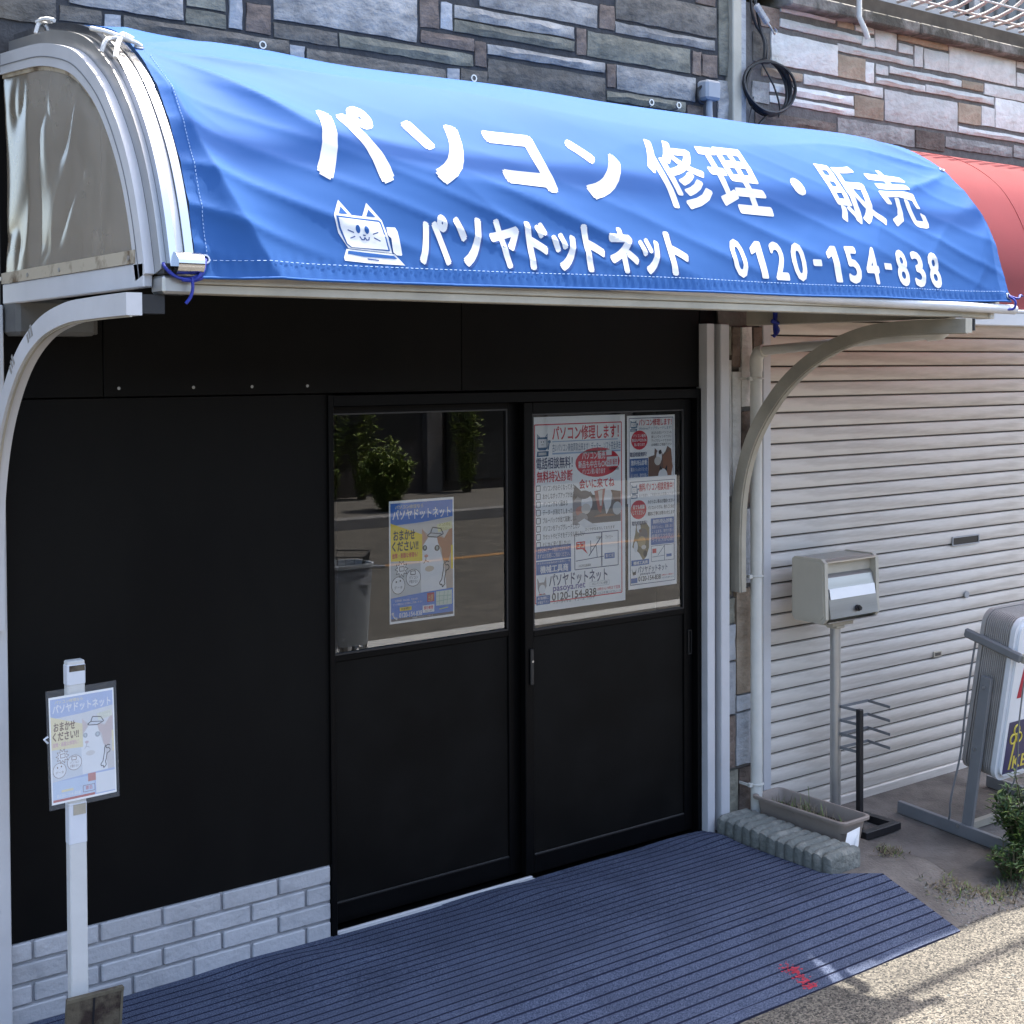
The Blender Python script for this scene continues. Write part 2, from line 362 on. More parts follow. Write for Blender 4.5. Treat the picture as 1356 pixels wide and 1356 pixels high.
STR = [(4.637,4.997,3.491,3.514,'p'),(4.632,5.182,3.422,3.458,'p'),(5.013,5.129,3.479,3.524,'t'),(5.139,5.269,3.479,3.512,'p'),(5.188,5.274,3.421,3.46,'p'),(4.575,5.013,3.257,3.394,'p'),(5.013,5.561,3.37,3.402,'p'),(5.016,5.207,3.257,3.355,'t'),(5.209,5.269,3.254,3.346,'p'),(4.517,4.774,3.201,3.235,'t'),(4.787,5.335,3.195,3.239,'p'),(4.567,5.124,3.137,3.177,'p'),(4.456,4.56,3.082,3.17,'b'),(4.567,5.129,3.09,3.122,'p'),(5.132,5.341,3.09,3.186,'t'),(4.475,5.003,2.989,3.044,'n'),(5.018,5.574,2.99,3.072,'b'),(4.461,4.627,3.411,3.496,'n'),(4.461,4.565,3.254,3.381,'g'),(5.28,5.435,3.425,3.515,'p'),(5.446,5.832,3.478,3.521,'t'),(5.452,5.561,3.424,3.464,'p'),(5.572,5.636,3.373,3.468,'p'),(5.648,5.839,3.373,3.466,'p'),(5.844,6.406,3.374,3.516,'p'),(6.415,6.923,3.475,3.517,'p'),(6.416,7.072,3.379,3.448,'p'),(5.288,5.374,3.305,3.346,'p'),(5.385,5.943,3.316,3.348,'p'),(5.949,6.125,3.315,3.353,'t'),(6.138,6.78,3.303,3.361,'p'),(5.288,5.654,3.258,3.287,'p'),(5.66,6.213,3.26,3.295,'p'),(5.352,5.913,3.092,3.236,'p'),(5.919,6.104,3.144,3.239,'t'),(6.113,6.223,3.148,3.242,'p'),(6.229,6.926,3.147,3.298,'p'),(5.919,6.853,3.092,3.123,'p'),(5.585,5.807,2.99,3.074,'n'),(5.816,6.375,3.01,3.064,'b'),(6.388,7.075,3.014,3.073,'b')]

def stone_mesh(wd,ht,sd):
    """rock-faced block: front faces -y, centred, 2.5 cm deep"""
    nx=max(2,min(9,int(wd/.05))); nz=max(2,min(4,int(ht/.03))); rg=random.Random(sd); off=Vector((rg.random()*50,rg.random()*50,sd*.37))
    vs=[];fs=[]
    for j in range(nz+1):
        for i in range(nx+1):
            u,v=i/nx,j/nz; e=(i in(0,nx)) or (j in(0,nz))
            jx=(0 if i in(0,nx) else rg.uniform(-.25,.25)/nx); jz=(0 if j in(0,nz) else rg.uniform(-.25,.25)/nz)
            x=(u-.5+jx)*wd; z=(v-.5+jz)*ht
            if e: x+=rg.uniform(-.0025,.0025); z+=rg.uniform(-.0025,.0025)
            d=0 if e else .006+.010*abs(noise.noise(Vector((x*9,z*14,0))+off))+rg.uniform(-.002,.004)
            vs.append((x,-d,z))
    n=nx+1
    for j in range(nz):
        for i in range(nx): fs.append((j*n+i,j*n+i+1,(j+1)*n+i+1,(j+1)*n+i))
    ring=[i for i in range(n)]+[j*n+nx for j in range(1,nz+1)]+[nz*n+i for i in range(nx-1,-1,-1)]+[j*n for j in range(nz-1,0,-1)]
    b=len(vs)
    for r in ring: vs.append((vs[r][0]*1.0,.03,vs[r][2]))
    k=len(ring)
    for i in range(k): fs.append((ring[i],b+i,b+(i+1)%k,ring[(i+1)%k]))
    me=bpy.data.meshes.new('stone'); me.from_pydata(vs,[],fs); me.update()
    me.polygons.foreach_set('use_smooth',[True]*len(me.polygons)); me.set_sharp_from_angle(angle=R(38)); return me
def stone_wall(name,label,x0,x1,z0,z1,rects,pal,jm,yb=.0):
    t=thing(name,label,'wall',((x0+x1)/2,.15,z0))
    MB().box(x0,x1,yb-.009,.3,z0,z1).build('mortar_bed',jm,t)
    done=[]
    def ok(r):
        return all(r[1]<=q[0] or r[0]>=q[1] or r[3]<=q[2] or r[2]>=q[3] for q in done)
    rects=list(rects)
    for k,(a,b,c,d,kk) in enumerate(rects):
        # trim against the ones already set
        for q in done:
            if a<q[1] and b>q[0] and c<q[3] and d>q[2]:
                ox=min(b,q[1])-max(a,q[0]); oz=min(d,q[3])-max(c,q[2])
                if oz<=ox:
                    if (c+d)<(q[2]+q[3]): d=q[2]-.009
                    else: c=q[3]+.009
                else:
                    if (a+b)<(q[0]+q[1]): b=q[0]-.009
                    else: a=q[1]+.009
        if b-a<.03 or d-c<.015: continue
        done.append((a,b,c,d)); put_stone(t,a,b,c,d,kk,yb)
    # the courses that carry on round the ones in view
    rg=random.Random(name)
    z=z0+.006
    while z<z1-.03:
        h=rg.choice((.04,.045,.09,.095,.14)); h=min(h,z1-.006-z); x=x0+.006
        while x<x1-.03:
            wd=rg.choice((.05,.09,.22,.4,.55)); wd=min(wd,x1-.006-x); r=(x,x+wd,z,z+h)
            if wd>.03 and h>.02 and ok((r[0]-.006,r[1]+.006,r[2]-.006,r[3]+.006)) and (z>3.3 or x<1.1 or x>6.3):
                put_stone(t,*r,rg.choice(pal),yb)
            x+=wd+.011
        z+=h+.011
    return t
_sk=[0]
def put_stone(t,a,b,c,d,kk,yb):
    _sk[0]+=1; me=stone_mesh(b-a,d-c,_sk[0]); me.materials.append(M['s'+kk])
    part('stone',me,None,t,((a+b)/2,yb-.014-.004*random.random(),(c+d)/2))
swl=stone_wall('stone_wall','dark grey stone-clad upper wall above the blue awning',-1.2,4.30,2.86,4.5,STL,'gbengb',M['mortar'])
swr=stone_wall('stone_wall','pale white and tan stone-clad upper wall above the red awning',4.405,9.0,2.93,3.50,STR,'pptpp',M['mortar_light'],yb=-.0)
# pilaster of upright stones between door post and downpipe
t=thing('stone_pilaster','narrow weathered stone pilaster between aluminium door post and white downpipe','pilaster',(4.38,.1,-.05))
MB().box(4.285,4.54,.02,.3,-.06,2.93).build('mortar_bed',M['mortar_light'],t)
P=[(4.305,4.345,1.40,1.98,'p'),(4.352,4.40,1.28,1.93,'p'),(4.408,4.47,1.78,2.12,'p'),(4.305,4.345,2.0,2.12,'e'),(4.352,4.40,1.95,2.12,'n'),(4.305,4.345,.98,1.38,'e'),(4.352,4.40,1.0,1.26,'g'),(4.408,4.47,1.36,1.76,'n'),(4.408,4.47,1.02,1.34,'w'),
   (4.305,4.365,.86,.965,'e'),(4.305,4.365,.70,.85,'w'),(4.305,4.365,.47,.69,'w'),(4.375,4.47,.55,1.0,'t'),(4.305,4.365,.24,.46,'n'),(4.375,4.47,.475,.54,'w'),(4.375,4.47,.24,.465,'w'),(4.305,4.38,-.03,.225,'e'),(4.39,4.47,-.03,.225,'n'),(4.48,4.535,0,.6,'n'),(4.48,4.535,.61,1.3,'e'),(4.48,4.535,1.31,2.12,'n')]
for a,b,c,d,k in P: put_stone(t,a,b,c,d,k,.018)

# ------------------------------------------------------------------ black shop wall
t=thing('shop_wall','matte black panelled shop wall left of the sliding doors','wall',(1.85,.1,0))
MB().box(1.297,2.385,.012,.3,.262,1.86).box(1.297,4.15,.0125,.3,1.872,2.93).box(4.185,4.30,.03,.3,-.02,2.93).build('backing',M['black_alu'],t)
def panel(x0,x1,z0,z1): MB().box(x0,x1,0,.011,z0,z1,bev=.0012).build('panel',M['black_panel'],t)
panel(1.297,2.392,.258,1.864); panel(1.297,1.600,1.868,2.92); panel(1.603,2.94,1.868,2.92); panel(2.943,4.150,1.868,2.92)
sm=MB().disc((0,0,0),.0052,h=.0015,n=8).build('screw',M['screw'],t).data
for x,z in [(1.52,1.846),(1.56,1.9),(1.63,1.9),(1.63,2.1),(1.55,2.06),(1.80,1.23),(2.12,1.26),(2.12,1.9),(1.83,1.60),(1.83,.94),(1.80,.29),(2.10,.29),(2.36,.30),(2.36,.56),(2.36,.86),(2.36,1.3),(2.36,1.83),(2.44,1.89),(2.48,1.89),(3.10,1.90),(3.46,1.895),(3.9,1.895),(1.34,1.3),(1.34,.6),(2.9,1.9),(2.98,1.9),(2.70,1.895),(3.70,1.895),(4.10,1.895),(1.52,1.30),(1.60,.94),(1.55,.60),(1.83,1.846),(2.12,1.846),(2.12,1.58),(2.12,.94),(2.10,.60),(1.80,.60),(1.52,.29),(2.36,1.6)]:
    part('screw',sm,None,t,(x,-.0002,z))
# painted brick base
t=thing('brick_plinth','low white painted brick plinth under the black wall','plinth',(1.85,.05,0))
MB().box(1.297,2.378,.004,.12,-.03,.2555).build('mortar_joint',M['brick_joint'],t)
for r in range(5):
    z1=.2545-r*.0638; z0=z1-.055
    js=[1.364+.2035*i for i in range(-1,6)] if r%2==0 else [1.468+.2035*i-.0 for i in range(-2,6)]
    for a in js:
        x0=max(1.297,a+.0045); x1=min(2.376,a+.2035-.0045)
        if x1-x0<.02: continue
        dz=random.uniform(-.0015,.0015)
        MB().box(x0,x1,-.006-random.uniform(0,.003),.02,z0+dz,z1+dz if r else z1,bev=.004).build('brick',M['brick'],t)

# ------------------------------------------------------------------ posts
t=thing('aluminium_post','double aluminium channel post right of the sliding doors','post',(4.22,0,0))
MB().box(4.152,4.190,-.045,.02,-.01,2.13,bev=.002).box(4.1925,4.206,-.035,.02,-.01,2.13,bev=.002).build('channel',M['white_alu'],t)
MB().box(4.2062,4.2288,-.012,.02,-.01,2.13).build('gap_strip',M['black_rubber'],t)  # dark strip filling the gap between the two channels
MB().box(4.229,4.279,-.05,.02,-.01,2.13,bev=.003).build('channel',M['white_alu'],t)
t=thing('aluminium_post','white aluminium post at the left end of the black wall','post',(1.27,0,0))
MB().box(1.245,1.2945,-.03,.06,-.02,2.14,bev=.003).build('channel',M['white_alu'],t)
# wall carrying on to the left
t=thing('adjoining_wall','cream ribbed wall left of the white post','wall',(0,.1,-.05))
for i in range(18):
    MB().box(-1.2+i*.1355,-1.2+i*.1355+.131,-.005,.1,-.1,2.86,bev=.006).build('board',M['siding'],t)
# interior behind the glass
mb=MB(); mb.box(1.3,4.28,.31,3.2,-.02,2.6); mb.f=[f[::-1] for f in mb.f if f!=(0,1,5,4)]; mb.m=[0]*len(mb.f)
tag(mb.build('shop_interior',M['room'],fix=False),kind='structure')

# ------------------------------------------------------------------ door frame and leaves
t=thing('door_frame','black aluminium frame of the two sliding doors','door frame',(3.27,.06,0))
MB().box(2.380,2.4,-.012,.14,-.01,1.862,bev=.002).build('jamb',M['black_alu'],t)
MB().box(4.128,4.151,-.012,.14,-.01,1.862,bev=.002).build('jamb',M['black_alu'],t)
MB().box(2.4005,4.1275,-.012,.14,1.822,1.861,bev=.002).build('head_rail',M['black_alu'],t)
MB().box(2.4005,4.1275,.0,.14,-.02,.001).build('sill',M['black_alu'],t)
mb=MB(); mb.box(2.402,3.262,-.014,.0,.0,.013,bev=.002).box(2.402,3.262,.004,.016,.0,.017,bev=.002)
mb.build('track_rail',M['white_alu'],t)
def leaf(label,x0,x1,y,gx0,gx1,gz0,gz1,px0,px1):
    """sliding door leaf: stiles, rails, glass, lower panel"""
    t=thing('sliding_door',label,'door',((x0+x1)/2,y,.02),'black sliding doors')
    d=.034
    MB().box(x0,gx0,y,y+d,.018,1.82,bev=.003).build('stile',M['black_alu'],t)
    MB().box(gx1,x1,y,y+d,.018,1.82,bev=.003).build('stile',M['black_alu'],t)
    MB().box(gx0+.0005,gx1-.0005,y,y+d,gz1,1.82,bev=.002).build('top_rail',M['black_alu'],t)
    MB().box(gx0+.0005,gx1-.0005,y+.001,y+d,gz0-.022,gz0,bev=.002).build('middle_rail',M['black_alu'],t)
    MB().box(gx0+.0005,gx1-.0005,y,y+d,.018,.088,bev=.002).build('bottom_rail',M['black_alu'],t)
    MB().box(gx0+.0005,gx1-.0005,y+.010,y+.022,.088,gz0-.022).build('lower_panel',M['black_door'],t)
    mb=MB(); mb.box(gx0+.001,gx1-.001,y+.002,y+.009,.0885,.0925,bev=.001); mb.build('bead',M['bead'],t)
    g=MB().add([(gx0,y+.012,gz0),(gx1,y+.012,gz0),(gx1,y+.012,gz1),(gx0,y+.012,gz1)],[(0,1,2,3)])
    g.build('glass_pane',M['glass'],t,fix=False)
    mb=MB()
    for a,b,c,e in ((gx0,gx0+.006,gz0,gz1),(gx1-.006,gx1,gz0,gz1)): mb.box(a,b,y+.003,y+.011,c+.007,e-.007)
    mb.box(gx0,gx1,y+.003,y+.0112,gz0,gz0+.006).box(gx0,gx1,y+.003,y+.0112,gz1-.006,gz1).build('gasket',M['black_rubber'],t)
    return t
lf=leaf('left black sliding door, glass upper half with one blue and yellow poster',2.401,3.262,.06,2.43,3.196,.955,1.796,2.43,3.2)
rf=leaf('right black sliding door, glass upper half with three white posters',3.243,4.126,.018,3.284,4.08,.948,1.776,3.28,4.1)
mb=MB().box(3.262,3.277,.008,.0178,.745,.882,bev=.003); mb.build('pull_handle',M['dark_alu'],rf)
MB().disc((3.2695,.0078,.835),.0045,h=.002).build('lock_screw',M['steel'],rf)
mb=MB().box(4.124-.026,4.124-.022,.012,.0178,.755,.856).box(4.124-.010,4.124-.006,.012,.0178,.755,.856).box(4.124-.022,4.124-.010,.012,.0178,.755,.759).box(4.124-.022,4.124-.010,.012,.0178,.852,.856)
mb.build('finger_pull',M['dark_alu'],rf)
MB().box(3.243,3.247,.03,.045,1.60,1.695).build('guide_block',M['bead'],lf)

# ------------------------------------------------------------------ neighbour: roller shutter
t=thing('roller_shutter','off-white slatted roller shutter, closed, under the red awning','shutter',(5.9,.06,-.08))
z=-.035; pitch=.0686; sx0,sx1=4.585,6.95
prof_s=[(.0555,0),(.0465,.0025),(.0435,.012),(.042,.030),(.0435,.050),(.0465,.0605),(.0555,.0625),(.0585,.0627)]
mb=MB(); vs=[]
for (y,zz) in prof_s: vs+=[(sx0,y,zz),(sx1,y,zz)]
fs=[(2*i,2*i+1,2*i+3,2*i+2) for i in range(len(prof_s)-1)]
me=bpy.data.meshes.new('slat'); me.from_pydata([(p[0]-5.9,p[1],p[2]) for p in vs],[],fs); me.materials.append(M['shutter']); me.update()
me.polygons.foreach_set('use_smooth',[True]*len(me.polygons)); me.set_sharp_from_angle(angle=R(50))
k=0
while z<2.14:
    part('slat',me,None,t,(5.9,random.uniform(-.0012,.0012),z)); z+=pitch; k+=1
MB().box(sx0,sx1,.0585,.07,-.07,2.2).build('interlock_back',M['shutter_gap'],t)
MB().box(sx0,sx1,.035,.066,-.085,-.037,bev=.004).build('bottom_bar',M['shutter'],t)
MB().box(4.535,4.584,-.005,.075,-.08,2.16,bev=.003).build('guide_rail',M['white_alu'],t)
MB().box(6.951,7.0,-.005,.075,-.08,2.16,bev=.003).build('guide_rail',M['white_alu'],t)
MB().box(4.535,7.0,.0,.3,2.161,2.45).build('shutter_box',M['shutter'],t)
ms=MB(); ms.box(5.95,6.175,.034,.04,1.052,1.058).box(5.95,6.175,.034,.04,1.092,1.098).box(5.95,5.956,.034,.04,1.058,1.092).box(6.169,6.175,.034,.04,1.058,1.092)
so_=ms.build('mail_slot',M['grey_box'],t); MB().box(5.956,6.169,.037,.0405,1.058,1.092).build('slot_opening',M['black_rubber'],so_)
MB().disc((6.07,.0405,.80),.018,h=.008,n=14).build('lock_cylinder',M['grey_box'],t)
lt=MB().box(5.80,5.865,.035,.041,.515,.545,bev=.002).build('hand_plate',M['alu_dull'],t)
MB().box(5.812,5.853,.0325,.0349,.523,.537).build('plate_label',M['shutter_gap'],lt)
# beyond the shutter
t=thing('end_wall','plain rendered wall at the far right end of the shutter','wall',(8,.1,-.1))
MB().box(7.001,9.0,-.01,.3,-.15,2.93,bev=.01).build('render_face',M['siding'],t)

# ledge, window and grille above the shutter
t=thing('stone_ledge','mossy projecting stone ledge under the barred window','ledge',(6.6,0,3.5))
x=4.62
while x<9:
    wd=random.uniform(.38,.5); x1=min(9,x+wd)
    MB().box(x,x1-.006,-.085-random.uniform(0,.008),.3,3.503,3.558+random.uniform(-.004,.004),bev=.007).build('ledge_stone',M['ledge'],t); x=x1
t=thing('upper_wall','dark timber sill band above the mossy stone ledge','wall',(6.6,.1,3.56))
MB().box(4.405,9,-.02,.3,3.562,3.64).build('sill_band',M['shutter_gap'],t)
MB().box(4.405,4.9,-.01,.3,3.642,4.5).build('wall_face',M['opp_wall2'],t); MB().box(7.6,9,-.01,.3,3.642,4.5).build('wall_face',M['opp_wall2'],t)
t=thing('sash_window','upper floor sash window behind the curved bars','window',(6.2,.05,3.64))
MB().box(4.905,7.595,.03,.08,3.645,3.69,bev=.004).box(4.905,4.95,.03,.08,3.692,4.5,bev=.004).box(6.1,6.15,.02,.08,3.692,4.5,bev=.004).box(7.55,7.595,.03,.08,3.692,4.5,bev=.004).build('sash_frame',M['grey_box'],t)
MB().box(4.952,6.098,.05,.056,3.692,4.5).build('pane',M['dark_glass'],t); MB().box(6.152,7.548,.05,.056,3.692,4.5).build('pane',M['dark_glass'],t)
MB().box(4.96,5.75,.04,.0495,3.692,4.5).build('curtain',M['curtain'],t)
t=thing('window_grille','white curved steel bars bulging out under the upper window','grille',(6.2,-.2,3.6))
for i in range(24):
    x=4.98+i*.11
    pts=[(x,-.30,4.4),(x,-.30,3.78)]+[(x,-.30+.24*(1-math.cos(a)),3.78-.13*math.sin(a)) for a in (PI/10*q for q in range(1,6))]+[(x,-.03,3.648)]
    MB().tube(pts,.009,6).build('bar',M['steel_paint'],t,smooth=60)
for y,z in ((-.30,3.80),(-.225,3.672),(-.10,3.648)):
    MB().tube([(4.95,y-.009,z),(7.6,y-.009,z)],.006,6).build('cross_rod',M['steel_paint'],t,smooth=60)
t=tag(MB().tube([(5.02,-.13,3.9),(5.02,-.13,3.50),(5.035,-.15,3.44),(5.055,-.15,3.405)],.012,8).build('vent_pipe',M['white_pvc'],smooth=60,loc=(5.03,-.14,3.4)),'thin bent white vent pipe hanging over the mossy ledge','pipe')

# corner posts between the two upper walls
tag(MB().box(4.303,4.357,-.05,.05,2.95,4.5,bev=.004).build('corner_trim',M['alu_dull'],loc=(4.33,0,2.95)),'grey-green square trim post between the dark and pale stone walls','trim')
tag(MB().box(4.359,4.402,-.035,.05,2.95,4.5,bev=.006).build('corner_trim',M['sw'],loc=(4.38,0,2.95)),'pale narrow trim strip beside the hanging cable coil','trim')
# ------------------------------------------------------------------ awning
PROF=smooth_poly([(-1.10,2.185),(-1.06,2.33),(-1.005,2.46),(-.93,2.575),(-.84,2.675),(-.74,2.75),(-.63,2.81),(-.5,2.85),(-.35,2.88),(-.15,2.90),(-.03,2.91)],5)
SL=[0.]
for a,b in zip(PROF,PROF[1:]): SL.append(SL[-1]+math.hypot(b[0]-a[0],b[1]-a[1]))
SMAX=SL[-1]
def on_prof(s):
    s=max(-.05,min(SMAX,s)); i=0
    while i<len(SL)-2 and SL[i+1]<s: i+=1
    k=(s-SL[i])/(SL[i+1]-SL[i]); a,b=PROF[i],PROF[i+1]
    ty,tz=b[0]-a[0],b[1]-a[1]; l=math.hypot(ty,tz)
    return a[0]+ty*k,a[1]+tz*k,-tz/l,ty/l
BX0,BX1=1.40,4.668
def fold(x,s):
    """creases of the tied sheet: fans from the ties, slanting drapes, puckered hem"""
    u=x-BX0; v=BX1-x
    d=0.
    r=math.hypot(u+.02,s-.70); th=math.atan2(s-.70,u+.02)
    fan=math.sin(5.5*th+.6*math.sin(3*th)+1.6*noise.noise(Vector((u*.9,s*1.3,3.1)))); fan=(1-abs(fan))**1.5*2-.75
    d+=.016*math.exp(-r/1.3)*(1-math.exp(-(r/.22)**2))*fan*(.35+.65*min(1,max(0,.80-s)/.25))
    r=math.hypot(v+.02,s-.60); th=math.atan2(s-.60,v+.02)
    fan=math.sin(4.5*th+.6*math.sin(3*th)+1.3*noise.noise(Vector((v*1.2,s*1.6,7.7)))); fan=(1-abs(fan))**1.6*2-.75
    d+=.015*math.exp(-r/.8)*(1-math.exp(-(r/.22)**2))*fan
    wv=noise.noise(Vector((x*.8+s*1.9,s*.7,11.)));
    q=math.sin((x*.95+s*2.6)*2*PI/.62+3.2*wv); q=(1-abs(q))**1.7*2-.7
    d+=.0060*q*min(1,s/.12)*max(0,1-s/.75)*max(0,.30+1.1*noise.noise(Vector((x*1.1,s*1.4,41.))))
    q=math.sin((x*.35-s*2.2)*2*PI/.8+2.5*noise.noise(Vector((x*.6,s,21.))))
    d+=.0035*q*min(1,s/.15)*max(0,1-s/.9)
    a_=.55*u+s; b_=u-.55*s; c_=1-abs(noise.noise(Vector((a_*4.6,b_*.9,61.))))*2.2; k_=max(0,1-u/2.1)
    d+=.0060*max(0,c_)**3*k_*min(1,s/.1)*max(0,1-s/1.0)
    a_=s+.75*v; b_=v-.75*s; c_=1-abs(noise.noise(Vector((a_*4.2,b_*.9,71.))))*2.2; k_=max(0,1-v/1.5)
    d+=.0065*max(0,c_)**3*k_*min(1,s/.1)*max(0,1-s/.95)
    d+=.008*noise.noise(Vector((x*1.6,s*1.9,5.)))
    d+=.0014*math.exp(-(s/.028)**2)*math.sin(x*2*PI/.031+4*noise.noise(Vector((x*7,0,2.))))*(1 if s>.004 else .4)
    e=min(u,v); d+=.0005*math.exp(-(e/.035)**2)*math.sin(s*2*PI/.028)
    return d
def b_pt(x,s,lift=0.):
    y,z,ny,nz=on_prof(s); d=.016+fold(x,s)+lift
    return (x,y+ny*d,z+nz*d)
aw=thing('awning','curved aluminium framed shop awning with clear side panel, under the blue banner','awning',(3.0,-.55,2.13))
MB().band(PROF,-.018,-.012,1.395,4.64).build('canopy_sheet',M['canopy'],aw,smooth=60)
# front gutter beam: stepped section
mb=MB(); mb.box(1.40,4.575,-1.085,-1.03,2.128,2.150,bev=.002).box(1.40,4.575,-1.092,-1.035,2.1505,2.172,bev=.002).box(1.40,4.575,-1.088,-1.04,2.1725,2.186,bev=.002)
mb.build('front_beam',M['alu_dull'],aw)
mb=MB(); mb.tube([(1.45,-1.06,2.205),(4.70,-1.112,2.160)],.018,12); mb.build('front_tube',M['white_alu'],aw,smooth=60)
MB().box(4.5755,4.60,-1.095,-1.025,2.124,2.19,bev=.004).build('beam_end_cap',M['white_pvc'],aw)
MB().box(1.40,4.59,-.06,-.02,2.86,2.90).build('wall_rail',M['alu_dull'],aw)
# arch of the near end: nested aluminium rails
ar=MB(); ar.band(PROF,-.004,.010,1.375,1.396).build('arch_rail',M['chrome'],aw,smooth=40)
MB().band(PROF,-.03,.004,1.352,1.374).build('arch_rail',M['alu'],aw,smooth=40)
MB().band(PROF,-.012,.014,1.334,1.3515).build('arch_rail',M['chrome'],aw,smooth=40)
MB().band(PROF,-.045,-.008,1.320,1.3335).build('arch_rail',M['alu'],aw,smooth=40)
MB().band(PROF,-.03,.0,4.55,4.60).build('arch_rail',M['alu_dull'],aw,smooth=40)
MB().band(PROF,-.03,-.019,2.95,2.99).build('arch_rail',M['alu_dull'],aw,smooth=40)
# side panel frame + vinyl
mb=MB(); mb.band(PROF,-.105,-.0455,1.296,1.3195); fr_=mb.build('side_panel_frame',M['white_alu'],aw,smooth=40)
mb=MB(); mb.band(PROF,-.082,-.079,1.2945,1.2958).build('frame_groove',M['grey_paint'],fr_,smooth=40)
MB().box(1.296,1.3195,-1.045,-.02,2.142,2.20,bev=.003).build('bottom_rail',M['white_alu'],aw)
def vinyl_mat():
    m=bpy.data.materials.new('clear_vinyl');m.use_nodes=True;t=m.node_tree;N=t.nodes;L=t.links;N.remove(N['Principled BSDF'])
    tr=N.new('ShaderNodeBsdfTransparent');tr.inputs[0].default_value=(.88,.79,.63,1)
    df=N.new('ShaderNodeBsdfDiffuse');tl=N.new('ShaderNodeBsdfTranslucent');ad=N.new('ShaderNodeMixShader')
    tc=N.new('ShaderNodeTexCoord');nz=N.new('ShaderNodeTexNoise');nz.inputs['Scale'].default_value=4;nz.inputs['Detail'].default_value=7;L.new(tc.outputs['Object'],nz.inputs['Vector'])
    cr=N.new('ShaderNodeValToRGB');cr.color_ramp.elements[0].position=.35;cr.color_ramp.elements[0].color=(.52,.43,.30,1);cr.color_ramp.elements[1].position=.7;cr.color_ramp.elements[1].color=(.76,.66,.50,1);L.new(nz.outputs[0],cr.inputs[0])
    L.new(cr.outputs[0],df.inputs[0]);L.new(cr.outputs[0],tl.inputs[0]);ad.inputs[0].default_value=.4;L.new(df.outputs[0],ad.inputs[1]);L.new(tl.outputs[0],ad.inputs[2])
    gl=N.new('ShaderNodeBsdfGlossy');gl.inputs['Roughness'].default_value=.15
    m1=N.new('ShaderNodeMixShader');m1.inputs[0].default_value=.5;L.new(tr.outputs[0],m1.inputs[1]);L.new(ad.outputs[0],m1.inputs[2])
    fr=N.new('ShaderNodeFresnel');fr.inputs[0].default_value=1.55;mm=N.new('ShaderNodeMath');mm.operation='MULTIPLY';mm.inputs[1].default_value=.35;mm.use_clamp=True;L.new(fr.outputs[0],mm.inputs[0])
    m2=N.new('ShaderNodeMixShader');L.new(mm.outputs[0],m2.inputs[0]);L.new(m1.outputs[0],m2.inputs[1]);L.new(gl.outputs[0],m2.inputs[2]);L.new(m2.outputs[0],N['Material Output'].inputs[0]);return m
M['vinyl']=vinyl_mat()
inn=offs(PROF,-.1)
def vin(u,v):
    kf=u*(len(inn)-1); k=min(int(kf),len(inn)-2); kf-=k; y1=inn[k][0]*(1-kf)+inn[k+1][0]*kf; z1=inn[k][1]*(1-kf)+inn[k+1][1]*kf; z0=2.195
    z=z0+(z1-z0)*v
    n1=Vector((y1*2.2,z*1.5,1.7)); d=.012*noise.noise(n1)+.006*abs(noise.noise(Vector((y1*5,z*3,4.))))-.010*abs(noise.noise(Vector((y1*3.2+z*1.2,z*1.6,9.))))+.0055*(1-abs(noise.noise(Vector((y1*5.+z*2.5,z*2.2-y1,19.)))))**5
    e=min(1,6*min(v,1-v,u+.02)); return (1.306+d*e,y1,z)
MB().grid(vin,(len(inn)-1)*3,70).build('vinyl_sheet',M['vinyl'],aw,smooth=180,fix=False)
mb=MB(); mb.box(1.2930,1.2958,-1.0,-.02,2.2005,2.232); mb.build('dirt_strip',M['cream_strip'],aw)
MB().band(PROF[4:],-.116,-.1055,1.303,1.3065).build('dirt_strip',M['cream_strip'],aw,smooth=40)
for y,z in ((-.97,2.214),(-.5,2.214),(-.25,2.214),(-.02,2.216)):
    MB().disc((1.2928,y,z),.006,'x',.003,10).build('rivet',M['steel'],aw)
# corner bracket of the near end
MB().box(1.3205,1.399,-1.10,-1.03,2.126,2.168,bev=.006).build('corner_bracket',M['alu'],aw,smooth=30)
mb=MB()
sec=[(-1.10+.0-.035*math.cos(a),2.195+.028*math.sin(a)) for a in (PI*q/8-PI/2+.2 for q in range(9))]
mb.add([(1.345,y,z) for y,z in sec]+[(1.41,y,z) for y,z in sec],[(i,i+1,10+i,9+i) for i in range(8)]+[tuple(range(9)),tuple(range(9,18))])
mb.build('tube_clamp',M['chrome'],aw,smooth=50)
MB().box(1.322,1.344,-1.10,-1.06,2.17,2.196,bev=.002).build('bracket_socket',M['black_rubber'],aw)
# curved brackets to the wall
def arm(x0,x1,pts,nm):
    P=smooth_poly(pts,6); mb=MB(); mb.band(P,-.0,.052,x0,x1); a=mb.build('support_arm',M['white_alu' if nm else 'alu_dull'],aw,smooth=40)
    mb=MB(); mb.band(P,-.004,-.0005,x0+.008,x0+.014); mb.build('arm_lip',M['alu_dull'],a,smooth=40); return a
A1=[(-.065,1.00),(-.065,1.25),(-.085,1.45),(-.155,1.65),(-.29,1.835),(-.46,1.965),(-.66,2.045),(-.85,2.068),(-1.12,2.07)]
ra_=arm(4.322,4.362,A1[::-1],0)
for o in [ra_]+list(ra_.children):
    for v in o.data.vertices: v.co.x+=.06*min(1,max(0,(-(v.co.y-.55)-.1)))
A2=[(-.065,1.2),(-.07,1.45),(-.10,1.63),(-.18,1.80),(-.32,1.945),(-.49,2.03),(-.68,2.066),(-.86,2.073),(-1.085,2.075)]
a=arm(1.238,1.276,A2[::-1],1)
def patch(P,i,dx):
    pass
